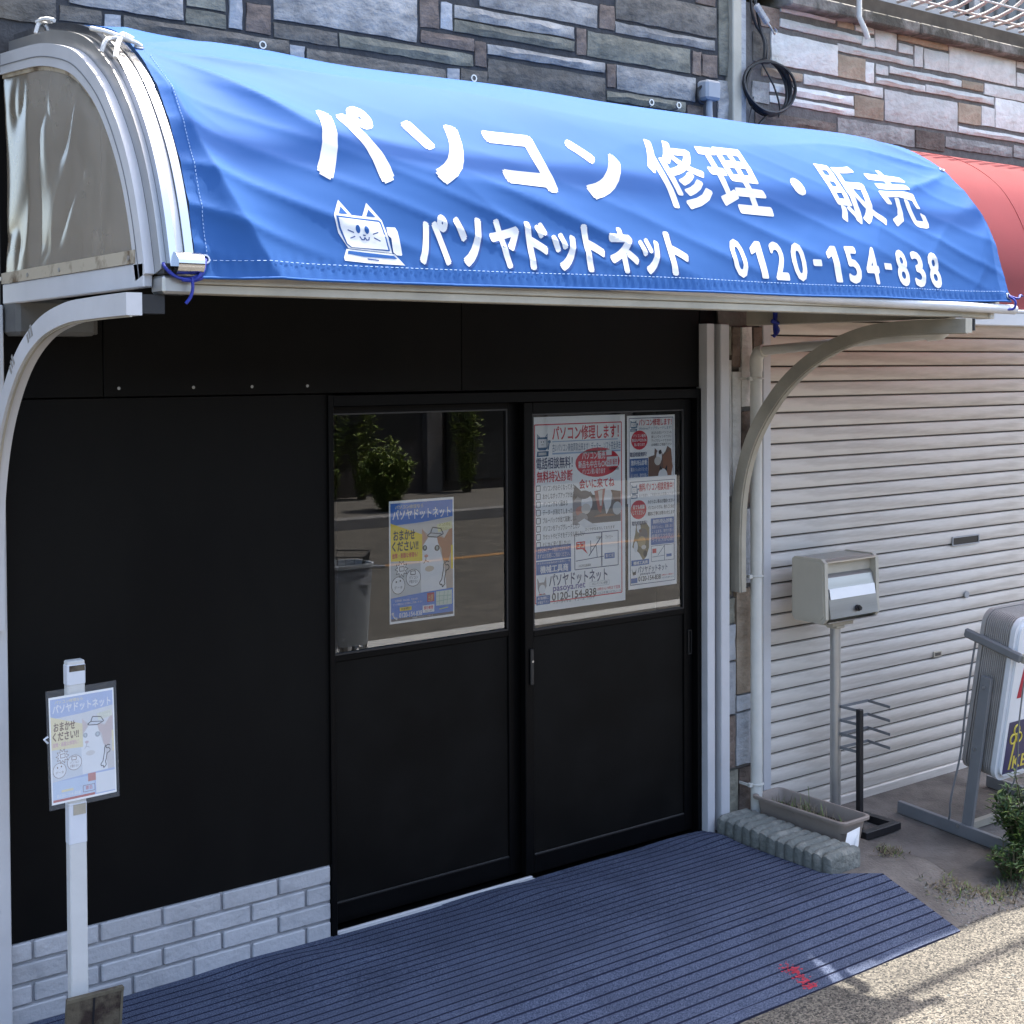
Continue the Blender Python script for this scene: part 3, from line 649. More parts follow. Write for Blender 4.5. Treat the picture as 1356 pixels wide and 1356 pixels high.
for (yy,zz,rot) in ((-.43,2.033,.50),(-.285,1.955,.78)):
    T=Matrix.Translation((1.2375,yy,zz))@Matrix.Rotation(-rot,4,'X')
    for k in range(3): MB().box(-.0007,0,-.024+k*.017,-.024+k*.017+.011,-.001+.004*(k%2),.032-.004*k,T=T).build('printed_mark',M['tape_print'],a)
MB().box(1.278,1.335,-1.075,-1.03,2.08,2.124).build('arm_hollow',M['black_paint'],aw)  # black block stands in for the shaded hollow of the channel end
# end rails of the far side
MB().box(4.40,4.455,-1.03,-.03,2.125,2.185,bev=.003).build('side_rail',M['alu_dull'],aw)
MB().disc((4.50,-1.065,2.08),.013,'z',.045,10).build('drain_spigot',M['black_rubber'],aw)
# lamp housing on the wall under the canopy
t=thing('lamp_housing','grey wall box tucked under the near end of the awning','wall box',(1.42,-.05,2.05))
MB().box(1.300,1.535,-.13,-.002,2.05,2.155,bev=.012).build('housing',M['lampbox'],t)
MB().box(1.536,1.548,-.10,-.002,2.055,2.15,bev=.003).build('end_plate',M['lampbox'],t)

# ------------------------------------------------------------------ banner
bn=thing('banner','blue vinyl banner with white lettering tied over the awning','banner',(3.03,-1.1,2.2))
def bg_(u,v):
    s0=-.022+.022*u
    return b_pt(BX0+(BX1-BX0)*u,s0+v*(SMAX-s0))
NU,NV=600,150
bs=MB().grid(bg_,NU,NV).build('sheet',M['blue'],bn,smooth=180,fix=False)
# stitched hem lines
def seam(fn,n,r=.0007,nm='stitching'):
    mb=MB()
    for i in range(0,n,2):
        a,b=fn(i/n),fn((i+1.1)/n); mb.tube([a,b],r,4)
    mb.build(nm,M['stitch'],bn)
seam(lambda k:b_pt(BX0+.03+k*(BX1-BX0-.05),.020+.016*k,.0022),420)
seam(lambda k:b_pt(BX0+.03,.03+k*.62,.0022),130,.0009)
MB().tube([b_pt(BX0+(BX1-BX0)*k/200,-.023+.022*k/200,.001) for k in range(201)],.0035,6).build('hem_cord',M['blue'],bn,smooth=60)
_tc={}
def text_geo(body):
    """filled outline of a string in a unit box (0..1, 0..1)"""
    key=body
    if key in _tc: return _tc[key]
    c=bpy.data.curves.new('t','FONT'); c.body=body; c.size=1; c.resolution_u=3
    o=bpy.data.objects.new('t',c); COL.objects.link(o); dg=bpy.context.evaluated_depsgraph_get(); me=bpy.data.meshes.new_from_object(o.evaluated_get(dg))
    V=[(v.co.x,v.co.y) for v in me.vertices]; F=[tuple(p.vertices) for p in me.polygons]
    bpy.data.objects.remove(o); bpy.data.curves.remove(c); bpy.data.meshes.remove(me)
    x0=min(v[0] for v in V);x1=max(v[0] for v in V);y0=min(v[1] for v in V);y1=max(v[1] for v in V)
    r=([((x-x0)/(x1-x0),(y-y0)/(y1-y0)) for x,y in V],F,x1-x0,y1-y0); _tc[key]=r; return r
def thick(body,bold,n):
    """a heavier face: the same outline laid n times round a small circle (unit box)"""
    V,F,w_,h_=text_geo(body)
    if body=='1': V,F,w_,h_=[(.50,0),(1,0),(1,1),(.62,1),(.0,.80),(.0,.66),(.50,.76)],[(0,1,2,3,6),(3,4,5,6)],.36,.73
    if bold<=0 or n<=1: return [(V,F)]
    out=[]; kx,ky=1-2*bold/(w_+2*bold),1-2*bold/(h_+2*bold); bx,by=bold/(w_+2*bold),bold/(h_+2*bold)
    for i in range(n):
        a=2*PI*i/n+PI/4; out.append(([(bx+x*kx+bx*math.cos(a),by+y*ky+by*math.sin(a)) for x,y in V],F))
    return out
def conform(V,F,step=.02):
    """cut a flat (x,s) outline into a fine lattice so that it can follow the folds"""
    bm=bmesh.new(); vv=[bm.verts.new((x,s,0)) for x,s in V]
    for f in F:
        try: bm.faces.new([vv[i] for i in f])
        except ValueError: pass
    bmesh.ops.triangulate(bm,faces=[f for f in bm.faces if len(f.verts)>4])
    xs=[v[0] for v in V]; ss=[v[1] for v in V]
    for ax,(a,b) in ((0,(min(xs),max(xs))),(1,(min(ss),max(ss)))):
        k=math.floor(a/step)+1
        while k*step<b:
            co=[0,0,0];co[ax]=k*step;no=[0,0,0];no[ax]=1
            bmesh.ops.bisect_plane(bm,geom=bm.verts[:]+bm.edges[:]+bm.faces[:],dist=1e-6,plane_co=co,plane_no=no); k+=1
    bmesh.ops.triangulate(bm,faces=[f for f in bm.faces if len(f.verts)>4])
    bm.verts.index_update(); V2=[(v.co.x,v.co.y) for v in bm.verts]; F2=[tuple(v.index for v in f.verts) for f in bm.faces]; bm.free(); return V2,F2
def fix_side(o):
    me=o.data; n=sum((p.normal.y<0)*p.area for p in me.polygons); tt=sum(p.area for p in me.polygons)
    if n<tt/2: me.flip_normals()
    me.polygons.foreach_set('use_smooth',[True]*len(me.polygons))
def on_banner(V,F,name,m,lift=.0015,parent=None):
    V,F=conform(V,F); vs=[b_pt(x,s,lift) for x,s in V]; mb=MB(); mb.add(vs,F)
    o=mb.build(name,m,parent or bn,fix=False)
    me=o.data; n=sum((p.normal.y<0)*p.area for p in me.polygons); tt=sum(p.area for p in me.polygons)
    if n<tt/2: me.flip_normals()
    me.polygons.foreach_set('use_smooth',[True]*len(me.polygons)); return o
def banner_char(ch,x0,x1,s0,s1,bold=.03,m=None,lift=.0015,dx=0,ds=0):
    mb=MB()
    for i,(V,F) in enumerate(thick(ch,bold,8)):
        V,F=conform([(x0+dx+(x1-x0)*u,s0+ds+(s1-s0)*v) for u,v in V],F,.015); mb.add([b_pt(x,s,lift+.00003*i) for x,s in V],F)
    o=mb.build('letter',m or M['banner_white'],bn,fix=False); fix_side(o); return o
row1=[('パ',1.768,2.005,.25,.53,.046),('ソ',2.095,2.29,.262,.50,.048),('コ',2.37,2.555,.27,.495,.046),('ン',2.67,2.865,.262,.50,.048),('修',2.98,3.22,.262,.545,.020),('理',3.245,3.47,.265,.54,.020),('・',3.625,3.69,.36,.435,.03),('販',3.82,4.05,.262,.54,.020),('売',4.09,4.31,.265,.54,.020)]
for a in row1: banner_char(*a)
# second row, narrow letters with a printed drop shadow
w2=[('パ',2.03,2.135),('ソ',2.155,2.25),('ヤ',2.27,2.375),('ド',2.395,2.475),('ッ',2.485,2.575),('ト',2.60,2.675),('ネ',2.69,2.80),('ッ',2.81,2.895),('ト',2.925,3.01)]
for ch,a,b in w2:
    top=.172 if ch not in 'ッ' else .145
    banner_char(ch,a,b,.034,top+.004,.044,M['blue_dark'],.0010,.006,-.004); banner_char(ch,a,b,.034,top+.004,.044)
x=3.205
for ch in '0120-154-838':
    wd=.078 if ch!='-' else .06
    if ch=='-': banner_char(ch,x+.006,x+wd-.012,.095,.118,.02)
    elif ch=='1': banner_char(ch,x+.002,x+wd-.020,.042,.170,.022)
    else: banner_char(ch,x,x+wd-.012,.040,.172,.030)
    x+=.0945 if ch!='-' else .078
# cat-eared laptop emblem
E0,E1,S0,S1=1.788,1.983,.028,.197
def ep(px,py): return (E0+(E1-E0)*(px-155)/(1240-155),S0+(S1-S0)*(1-(py-105)/(1110-105)))
def emb(polys,m,lift):
    for P in polys:
        V=[ep(*p) for p in P]; on_banner(V,[tuple(range(len(V)))],'emblem',m,lift)
def ell(cx,cy,rx,ry,n=16,rot=0):
    return [(cx+rx*math.cos(2*PI*k/n)*math.cos(rot)-ry*math.sin(2*PI*k/n)*math.sin(rot),cy+rx*math.cos(2*PI*k/n)*math.sin(rot)+ry*math.sin(2*PI*k/n)*math.cos(rot)) for k in range(n)]
def stroke(P,wd):
    out=[]
    for (a,b) in zip(P,P[1:]):
        dx,dy=b[0]-a[0],b[1]-a[1];l=math.hypot(dx,dy) or 1;nx,ny=-dy/l*wd/2,dx/l*wd/2;ex,ey=dx/l*wd*.25,dy/l*wd*.25
        out.append([(a[0]+nx-ex,a[1]+ny-ey),(b[0]+nx+ex,b[1]+ny+ey),(b[0]-nx+ex,b[1]-ny+ey),(a[0]-nx-ex,a[1]-ny-ey)])
    return out
W_=M['banner_white'];K_=M['blue_dark'];B_=M['blue']
emb([[(155,370),(275,110),(450,350),(625,355),(730,130),(945,400),(990,600),(1045,915),(330,870),(200,640)]],W_,.0014)
emb([[(240,335),(290,215),(385,340)],[(690,350),(745,235),(845,355)]],B_,.0020)
emb([[(185,375),(890,400),(925,430),(1010,885),(370,855),(300,800),(215,560)]],B_,.0020)
emb([[(218,402),(880,430),(900,450),(980,865),(385,850),(320,795),(245,560)]],W_,.0026)
emb([ell(512,568,36,62,rot=-.15),ell(652,575,36,60,rot=-.15)],B_,.0032)
wh=[]
for P in ([(350,585),(440,620)],[(380,712),(455,680)],[(752,635),(835,605)],[(765,690),(860,735)],[(535,680),(560,725),(600,725),(612,690),(640,730),(675,725),(685,685)],[(590,655),(625,658)]): wh+=stroke(P,17)
emb(wh,K_,.0032)
emb([[(295,880),(1080,925),(1235,1100),(600,1090),(240,1068),(235,1020)]],W_,.0014)
emb([[(320,905),(1065,955),(1115,1005),(560,990),(300,955)]],B_,.0020); emb([[(615,1015),(800,1030),(800,1048),(615,1035)]],K_,.0020)
emb([[(1000,505),(1150,500),(1180,560),(1205,930),(1190,950),(1110,945),(1060,900),(1050,680),(1000,630)]],W_,.0026)
emb([ell(1040,618,18,28),ell(1096,618,18,28),ell(1150,620,18,28)],K_,.0020)
# brass eyelets in the corners
for (x,s) in ((1.425,.022),(4.655,.02),(1.415,.69),(4.652,.60)):
    p=b_pt(x,s,.002); y,z,ny,nz=on_prof(s)
    mb=MB(); c=Vector(p);tn=Vector((0,-nz,ny)) ; ux=Vector((1,0,0))
    mb.tube([c+ux*.0095*math.cos(2*PI*k/14)+tn*.0095*math.sin(2*PI*k/14) for k in range(14)],.0035,6,closed=True)
    mb.build('eyelet',M['steel'],bn,smooth=60)

# cords
def cord(label,mt,strands,r=.004,loc=None):
    t=thing('tie_cord',label,'cord',loc or strands[0][0],'tie cords on the awning')
    for P in strands: MB().tube(smooth_poly([tuple(p) for p in P],4),r,6).build('strand',mt,t,smooth=60)
    return t
y,z,ny,nz=on_prof(.69)
def at(x,s,d=.02):
    y,z,ny,nz=on_prof(s); return (x,y+ny*d,z+nz*d)
cord('white cord knotted round the near arch at the banner corner',M['rope_white'],[[at(1.42,.69,.022),at(1.40,.69,.03),at(1.37,.70,.03),at(1.33,.69,.026),at(1.315,.67,.0)],[at(1.325,.79,.02),at(1.345,.74,.03),at(1.37,.70,.035)],[at(1.372,.70,.036),at(1.35,.665,.036),at(1.33,.62,.026),at(1.322,.60,.02)],[at(1.40,.70,.034),at(1.375,.71,.04),at(1.365,.685,.04),at(1.385,.68,.036)]],.0062)
cord('white cord tied round the top of the near arch',M['rope_white'],[[at(1.316,1.18,-.01),at(1.33,1.19,.022),at(1.36,1.20,.022),at(1.39,1.20,.02)],[at(1.325,1.20,.024),at(1.335,1.16,.03),at(1.345,1.12,.024)],[at(1.33,1.2,.026),at(1.345,1.215,.036),at(1.36,1.19,.03),at(1.34,1.18,.032)]],.0062)
c0=Vector(b_pt(1.425,.022,.004))
cord('blue cord looped round the near corner bracket',M['rope_blue'],[[c0,(1.41,-1.12,2.175),(1.39,-1.118,2.164),(1.37,-1.112,2.16),(1.34,-1.112,2.168),(1.322,-1.108,2.186),(1.322,-1.10,2.195)],[c0,(1.40,-1.125,2.168),(1.385,-1.12,2.158),(1.35,-1.114,2.163),(1.33,-1.11,2.178)],[(1.382,-1.121,2.163),(1.384,-1.122,2.14),(1.379,-1.12,2.118),(1.368,-1.118,2.103)],[(1.36,-1.115,2.158),(1.385,-1.121,2.156),(1.41,-1.118,2.163)]],.0042)
c1=Vector(b_pt(4.655,.02,.004))
cord('blue cord tied round the far end of the front tube',M['rope_blue'],[[c1,(4.665,-1.138,2.19),(4.665,-1.135,2.165),(4.66,-1.115,2.157)],[c1,(4.68,-1.14,2.20),(4.71,-1.13,2.213),(4.74,-1.12,2.212)],[(4.655,-1.135,2.16),(4.60,-1.11,2.157),(4.57,-1.10,2.16)]],.0045)
cord('blue cord knotted on the end rail above the stone pilaster',M['rope_blue'],[[(4.40,-.20,2.20),(4.395,-.2,2.15),(4.39,-.2,2.11),(4.385,-.21,2.08)],[(4.40,-.19,2.19),(4.388,-.205,2.13),(4.40,-.21,2.10),(4.392,-.19,2.075)],[(4.37,-.2,2.14),(4.40,-.21,2.13),(4.41,-.2,2.15)]],.008)

# eye bolts in the stone above the banner
for x,z,l in ((2.123,2.985,'first'),(2.964,2.98,'second'),(3.834,2.99,'third'),(3.984,2.995,'fourth')):
    t=thing('eye_bolt','small steel eye bolt in the dark stone above the banner, %s from the near end'%l,'bolt',(x,-.03,z),'eye bolts above the banner')
    MB().tube([(x,0,z),(x,-.05,z)],.005,8).build('shank',M['steel'],t)
    MB().tube([(x+.011*math.cos(a),-.052,z+.012+.011*math.sin(a)) for a in (2*PI*k/12 for k in range(12))],.0045,6,closed=True).build('ring',M['steel'],t,smooth=60)

# ------------------------------------------------------------------ red awning next door
rp=smooth_poly([(-.83,2.18),(-.815,2.35),(-.765,2.52),(-.675,2.68),(-.56,2.785),(-.42,2.86),(-.25,2.905),(-.02,2.925)],5)
ra=thing('red_awning','faded red canvas awning over the roller shutter','awning',(5.9,-.45,2.11))
MB().band(rp,0,.004,4.65,7.1).build('canvas',M['red'],ra,smooth=60)
for x in (4.72,5.30,5.90,6.50,7.08): MB().band(rp,-.012,-.001,x-.012,x+.012).build('rib',M['alu_dull'],ra,smooth=60)
mb=MB(); mb.tube([(5.30,*p) for p in offs(rp,.0045)],.0016,6); mb.build('seam',M['red'],ra,smooth=60)
mb=MB(); mb.tube([(5.90,*p) for p in offs(rp,.0045)],.0016,6); mb.build('seam',M['red'],ra,smooth=60)
MB().box(4.70,7.1,-.85,-.79,2.112,2.165,bev=.003).build('front_beam',M['white_alu'],ra)
MB().box(4.70,7.1,-.854,-.786,2.1655,2.178,bev=.003).build('beam_lip',M['white_alu'],ra)
MB().box(4.70,7.1,-.83,-.02,2.19,2.20).build('soffit_sheet',M['red'],ra) if False else None

# ------------------------------------------------------------------ pipes and cables
t=thing('downpipe','white plastic downpipe on the pilaster with clips','pipe',(4.43,-.06,0))
MB().tube([(4.43,-.06,gz(4.43,-.06)),(4.43,-.06,1.955)],.0255,14).build('pipe',M['white_pvc'],t,smooth=60)
MB().tube([(4.43,-.06,1.93),(4.43,-.06,1.985),(4.432,-.075,2.012),(4.435,-.10,2.018)],.029,12).build('elbow',M['white_pvc'],t,smooth=60)
MB().tube([(4.435,-.09,2.018),(4.505,-.90,2.072)],.0205,12).build('branch_pipe',M['white_pvc'],t,smooth=60)
MB().tube([(4.503,-.87,2.070),(4.507,-.925,2.074),(4.507,-.94,2.085),(4.507,-.945,2.12)],.0265,12).build('end_elbow',M['white_pvc'],t,smooth=60)
for z in (.17,1.06,1.90):
    MB().tube([(4.43+.0275*math.cos(a),-.06+.0275*math.sin(a),z) for a in (2*PI*k/16 for k in range(16))],.004,6,closed=True).box(4.385,4.402,-.065,-.05,z-.008,z+.008).box(4.385,4.392,-.055,.0,z-.005,z+.005).build('pipe_clip',M['white_pvc'],t,smooth=50)
t=thing('cable_coil','coil of black cable hanging on the pale stone wall','cable',(4.52,-.05,3.14))
for k in range(4):
    a0=random.uniform(0,6); rx=.125+.012*k; rz=.118-.004*k; cx=4.515+random.uniform(-.008,.008)
    pts=[(cx+rx*math.cos(a),-.045-.008*k+.006*math.sin(2*a+k),3.14+rz*math.sin(a)) for a in (2*PI*q/28 for q in range(28))]
    MB().tube(pts,.0065,6,closed=True).build('loop',M['black_rubber'],t,smooth=60)
MB().tube(smooth_poly([(4.49,-.05,3.25),(4.485,-.06,3.32),(4.47,-.05,3.38),(4.46,-.04,3.46),(4.455,-.03,3.6),(4.455,-.03,4.4)],4),.007,6).build('lead',M['black_rubber'],t,smooth=60)
MB().tube(smooth_poly([(4.50,-.055,3.25),(4.50,-.05,3.34),(4.44,-.04,3.42),(4.43,-.03,3.6),(4.44,-.03,4.4)],4),.006,6).build('lead',M['black_rubber'],t,smooth=60)
MB().tube(smooth_poly([(4.47,-.055,3.24),(4.54,-.06,3.15),(4.58,-.06,3.06),(4.57,-.06,3.02)],4),.004,6).build('lead',M['black_rubber'],t,smooth=60)
MB().tube(smooth_poly([(4.62,-.055,3.07),(4.66,-.05,3.10),(4.68,-.05,3.15),(4.66,-.05,3.18)],4),.003,6).build('lead',M['black_rubber'],t,smooth=60)
MB().tube(smooth_poly([(4.52,-.055,3.03),(4.47,-.05,2.99),(4.44,-.05,2.95)],4),.006,6).build('lead',M['black_rubber'],t,smooth=60)
MB().tube(smooth_poly([(4.42,-.055,3.09),(4.40,-.06,3.03),(4.37,-.07,2.96)],4),.003,6).build('lead',M['black_rubber'],t,smooth=60)
t=thing('cable_connector','grey cable connectors with a wire hook above the black coil','connector',(4.47,-.07,3.44))
for k in range(3): MB().bar((4.425+.024*k,-.065,3.475-.022*k),(4.449+.024*k,-.065,3.453-.022*k),.022,.026,bev=.004).build('connector_block',M['grey_box'],t)
MB().tube(smooth_poly([(4.50,-.065,3.41),(4.53,-.065,3.38),(4.55,-.06,3.37),(4.56,-.06,3.385),(4.545,-.06,3.395)],4),.004,6).build('wire_hook',M['steel'],t,smooth=60)
t=thing('junction_box','small grey junction box on the dark stone beside the trim post','junction box',(4.157,-.06,3.03))
MB().box(4.115,4.20,-.085,-.02,3.045,3.125,bev=.01).build('box_body',M['grey_box'],t)
MB().tube([(4.157,-.055,3.05),(4.16,-.05,3.02),(4.165,-.05,2.95)],.014,8).build('gland',M['grey_box'],t,smooth=60)
MB().tube(smooth_poly([(4.118,-.05,3.10),(4.10,-.045,3.08),(4.105,-.045,3.04),(4.13,-.045,3.03)],4),.006,6).build('loose_wire',M['black_rubber'],t,smooth=60)
t=tag(MB().tube([(-14,-.68,5.75),(0,-.66,5.55),(4,-.66,5.5),(10,-.66,5.58),(20,-.7,5.8)],.022,8).build('overhead_cable',M['black_rubber'],loc=(4,-.66,5.5),smooth=60),'thick black utility cable strung along the front above the awnings','cable')
# ------------------------------------------------------------------ ribbed entrance mat
def mat_fibre():
    m=mat('mat_fibre',(.027,.038,.078),.95,col2=(.155,.182,.255),lo=.36,hi=.66,vs=260,bump=.7,bs=420,spec=.1,detail=3)
    t=m.node_tree;N=t.nodes;L=t.links;b=N['Principled BSDF']
    n2=N.new('ShaderNodeTexNoise');n2.inputs['Scale'].default_value=4.5;n2.inputs['Detail'].default_value=5
    mr=N.new('ShaderNodeMapRange');mr.inputs['From Min'].default_value=.3;mr.inputs['From Max'].default_value=.7;mr.inputs['To Min'].default_value=.82;mr.inputs['To Max'].default_value=1.14
    src=b.inputs['Base Color'].links[0].from_socket
    mx=N.new('ShaderNodeMix');mx.data_type='RGBA';mx.blend_type='MULTIPLY';mx.inputs[0].default_value=1
    L.new(N['Texture Coordinate'].outputs['Object'],n2.inputs['Vector']);L.new(n2.outputs[0],mr.inputs[0]);L.new(src,mx.inputs[6]);L.new(mr.outputs[0],mx.inputs[7]);L.new(mx.outputs[2],b.inputs['Base Color']);return m
M['mat_rib']=mat_fibre(); M['mat_groove']=mat('mat_groove',(.006,.009,.035),.9,var=.3,vs=60)
M['paint_red']=mat('spray_red',(.42,.03,.055),.8,var=.3,vs=60)
def mat_z(x,y):
    z=gz(min(x,4.3),y) if y>-1.15 else -.13
    # soft break where the sheet leaves the step, ripples along the door
    k=math.exp(-((y+.80)/.10)**2); z-=.006*k
    z+=.006*max(0,noise.noise(Vector((x*1.6,y*3,2.))))
    z+=.011*math.exp(-((y+.10)/.10)**2)*max(0,math.sin(x*6.5+1.0+y*9))**2
    if y<-1.08: z+=.012*max(0,noise.noise(Vector((x*2.3,0,8.))))
    return z+.012
def mat_right(y):   # outline of the free right-hand end
    return 4.16+(.0 if y>-.66 else .19*min(1,(-.66-y)/.12))-(0 if y>-.80 else .0)+max(0,(-.85-y))*.05
t=thing('entrance_mat','blue ribbed entrance mat spread in front of the doors','mat',(2.9,-.6,0))
rows=[];pit=.0372;y=-.006;n=0
while y>-1.10:
    for dy,h in ((0,-.0045),(.0014,0.0),(.0322,0.0),(.0336,-.0045)): rows.append((y-dy,h))
    y-=pit
NX=150; vs=[];fs=[];ms=[]
def mpt(k,y,h):
    x0=1.305+.02*math.sin(y*9); x1=mat_right(y); x=x0+(x1-x0)*k
    if y>-.01 and 2.38>x: pass
    return (x,y,mat_z(x,y)+h)
for (y,h) in rows: vs+=[mpt(i/NX,y,h) for i in range(NX+1)]
for j in range(len(rows)-1):
    for i in range(NX):
        a=j*(NX+1)+i; fs.append((a,a+1,a+NX+2,a+NX+1)); ms.append(1 if j%4 in (3,0,2) and j%4!=1 else 0)
ms=[0 if ((f//NX)%4)==1 else 1 for f in range(len(fs))]
mb=MB(); mb.v=vs; mb.f=fs; mb.m=ms
mo=mb.build('ribbed_sheet',[M['mat_rib'],M['mat_groove']],t,smooth=30,fix=False)
if mo.data.polygons[NX*1+3].normal.z<0: mo.data.flip_normals()
# thin edge skirt
ed=MB(); P=[mpt(1,y,0) for y,h in rows]; ed.add(P+[(p[0],p[1],p[2]-.012) for p in P],[(i,i+1,len(P)+i+1,len(P)+i) for i in range(len(P)-1)])
P=[mpt(i/NX,rows[-1][0],0) for i in range(NX+1)]; ed.add(P+[(p[0],p[1],p[2]-.014) for p in P],[(i,i+1,len(P)+i+1,len(P)+i) for i in range(len(P)-1)])
ed.build('cut_edge',M['mat_groove'],t,fix=False)
# sprayed red mark running over the mat edge
mb=MB(); rg=random.Random(3)
for k in range(300):
    q=rg.random(); cx=3.555+.035*q+rg.gauss(0,.016); cy=-1.0-.19*q+rg.gauss(0,.012)
    if cy>-1.105:
        m_=(cy+.006)%-pit; z=mat_z(cx,cy)+.0009
        if -m_>.032: continue
    else: z=gz(cx,cy)+.003
    r=.002+.004*rg.random(); mb.disc((cx,cy,z),r,'z',.0005,5)
mb.build('spray_mark',M['paint_red'],t)

# ------------------------------------------------------------------ concrete log edging
def edging(y0,n,label,x0=4.185,x1=4.375,sk=0):
    t=thing('edging_block',label,'edging',((x0+x1)/2,y0-n*.0425/2*1,0),'log edging blocks')
    mb=MB(); pitch=.0465
    def top(u):
        return .078
    prof=[]
    N=n*8
    for i in range(N+1):
        yy=y0-i*pitch/8; a=(i%8)/8; h=.060+.020*math.sin(PI*a)**.6
        prof.append((yy,h+.003*noise.noise(Vector((yy*30,sk,0)))))
    nx=8
    def fn(u,v):
        j=int(round(v*N)); yy,h=prof[j]; x=x0+(x1-x0)*u+sk*(yy-y0)
        e=min(u,1-u); hh=h*(1 if e>.01 else .86)+.0035*noise.noise(Vector((x*40,yy*40,3)))
        a=(j%8)/8; inset=.012*(1-math.sin(PI*a)**.6)*(1 if e<.01 else 0)*(1 if u<.5 else -1)
        return (x+inset,yy,hh+gz(x,yy)+.004)
    mb.grid(fn,nx,N)
    # skirts
    for uu in (0,1):
        P=[fn(uu,j/N) for j in range(N+1)]; mb.add(P+[(p[0],p[1],gz(p[0],p[1])+.001) for p in P],[(i,i+1,N+2+i,N+1+i) for i in range(N)])
    for vv in (0,1):
        P=[fn(i/nx,vv) for i in range(nx+1)]; mb.add(P+[(p[0],p[1],gz(p[0],p[1])+.001) for p in P],[(i,i+1,nx+2+i,nx+1+i) for i in range(nx)])
    mb.build('log_row',M['block'],t,smooth=40); return t
edging(-.055,6,'concrete log edging block nearest the aluminium post')
edging(-.345,7,'concrete log edging block at the mat corner beside the planter',4.165,4.36,-.02)

# ------------------------------------------------------------------ planter
t=thing('planter','brown plastic trough planter behind the log edging','planter',(4.47,-.315,.0))
def trough(x0,x1,y0,y1,z0,z1,tp):
    mb=MB()
    def ring(ins,z,r=.028):
        P=[]
        for cx,cy,a0 in ((x1-ins-r,y1-ins-r,0),(x0+ins+r,y1-ins-r,90),(x0+ins+r,y0+ins+r,180),(x1-ins-r,y0+ins+r,270)):
            for k in range(5):
                a=R(a0+22.5*k); P.append((cx+r*math.cos(a),cy+r*math.sin(a),z))
        return P
    rs=[ring(tp,z0),ring(.014,z1-.014),ring(.0,z1-.014),ring(-.001,z1-.003),ring(.002,z1),ring(.010,z1),ring(.014,z1-.006),ring(.022,z1-.055)]
    n=20; vs=sum(rs,[]); fs=[tuple(range(n))[::-1]]
    for j in range(len(rs)-1):
        for k in range(n): l=(k+1)%n; fs.append((j*n+k,j*n+l,(j+1)*n+l,(j+1)*n+k))
    mb.add(vs,fs); return mb
trough(4.382,4.562,-.565,-.068,.004,.135,.03).build('trough',M['planter'],t,smooth=40)
mb=MB(); mb.grid(lambda u,v:(4.402+.14*u,-.545+.457*v,.082+.010*noise.noise(Vector((u*4,v*9,1)))),8,20); mb.build('soil',M['soil'],t,smooth=60)
mb=MB(); mb.add([(4.402,-.5685,.096),(4.482,-.5680,.105),(4.475,-.5655,.03),(4.447,-.571,.010),(4.425,-.576,.018),(4.385,-.572,.060)],[(0,1,2,3,4,5)])
mb.add([(4.425,-.5765,.018),(4.44,-.584,.06),(4.462,-.574,.09),(4.447,-.574,.010)],[(0,1,2,3)])
mb.build('torn_label',M['paper'],t,fix=False)
mb=MB(); rg=random.Random(5)
for k in range(130):
    x=4.44+rg.uniform(-.03,.06); yy=-.30+rg.gauss(0,.09); h=rg.uniform(.03,.085); dx,dy=rg.uniform(-.03,.03),rg.uniform(-.03,.03); wd=.0022
    if not -.53<yy<-.1: continue
    mb.add([(x-wd,yy,.078),(x+wd,yy+.001,.078),(x+dx*.5+wd,yy+dy*.5,.08+h*.6),(x+dx*.5-wd,yy+dy*.5,.08+h*.6),(x+dx,yy+dy,.08+h)],[(0,1,2,3),(3,2,4)],k%3==0)
mb.tube([(4.50,-.28,.08),(4.505,-.285,.13),(4.498,-.288,.185),(4.492,-.29,.20)],.0016,4,m=1)
tag(mb.build('weeds',[M['dry'],M['leaf2']],loc=(4.47,-.3,.08),fix=False),'dry grassy weeds growing in the brown trough planter','weeds',kind='stuff')

# ------------------------------------------------------------------ mailbox on pole
t=thing('mailbox','beige and steel mailbox on a metal pole before the shutter','mailbox',(4.83,-.155,-.08))
MB().tube([(4.83,-.155,gz(4.83,-.155)),(4.83,-.155,.83)],.0235,16).build('pole',M['chrome'] if False else M['alu'],t,smooth=60)
MB().disc((4.83,-.155,gz(4.83,-.155)),.09,'z',.012,20).build('base_disc',M['alu_dull'],t)
MB().box(4.76,4.90,-.20,-.11,.822,.842,bev=.004).box(4.80,4.86,-.185,-.125,.806,.8215,bev=.004).build('mounting_plate',M['beige_abs'],t)
def boxside(x):
    P=[(x,-.065,.868),(x,-.065,1.118),(x,-.080,1.128),(x,-.225,1.128),(x,-.245,1.112),(x,-.252,.872),(x,-.235,.852),(x,-.08,.852)]; return P
mb=MB().prism(boxside(4.650),(.020,0,0)); sp=mb.build('side_panel',M['beige_abs'],t)
mb=MB().prism([(4.646,y*1+(.012 if y<-.15 else -.012)*.9,zz+(-.014 if zz>1 else .014)) for (_,y,zz) in boxside(0)],(.0039,0,0)); mb.build('panel_face',M['beige_abs'],sp)
mb=MB().prism(boxside(4.990),(.020,0,0)); mb.build('side_panel',M['beige_abs'],t)
st=M['steel_box']=mat('brushed_steel',(.45,.45,.44),.3,.9,var=.12,vs=5,stretch=(.3,6,6),rvar=.1)
MB().box(4.6705,4.9895,-.222,-.068,1.112,1.124,bev=.003).build('lid',st,t)
MB().prism([(4.6705,-.2225,1.124),(4.6705,-.244,1.116),(4.6705,-.244,1.110),(4.6705,-.2225,1.1115)],(.319,0,0)).build('lid_lip',st,t)
MB().box(4.6705,4.9895,-.215,-.07,.858,1.111).build('inner_box',M['alu_dull'],t)
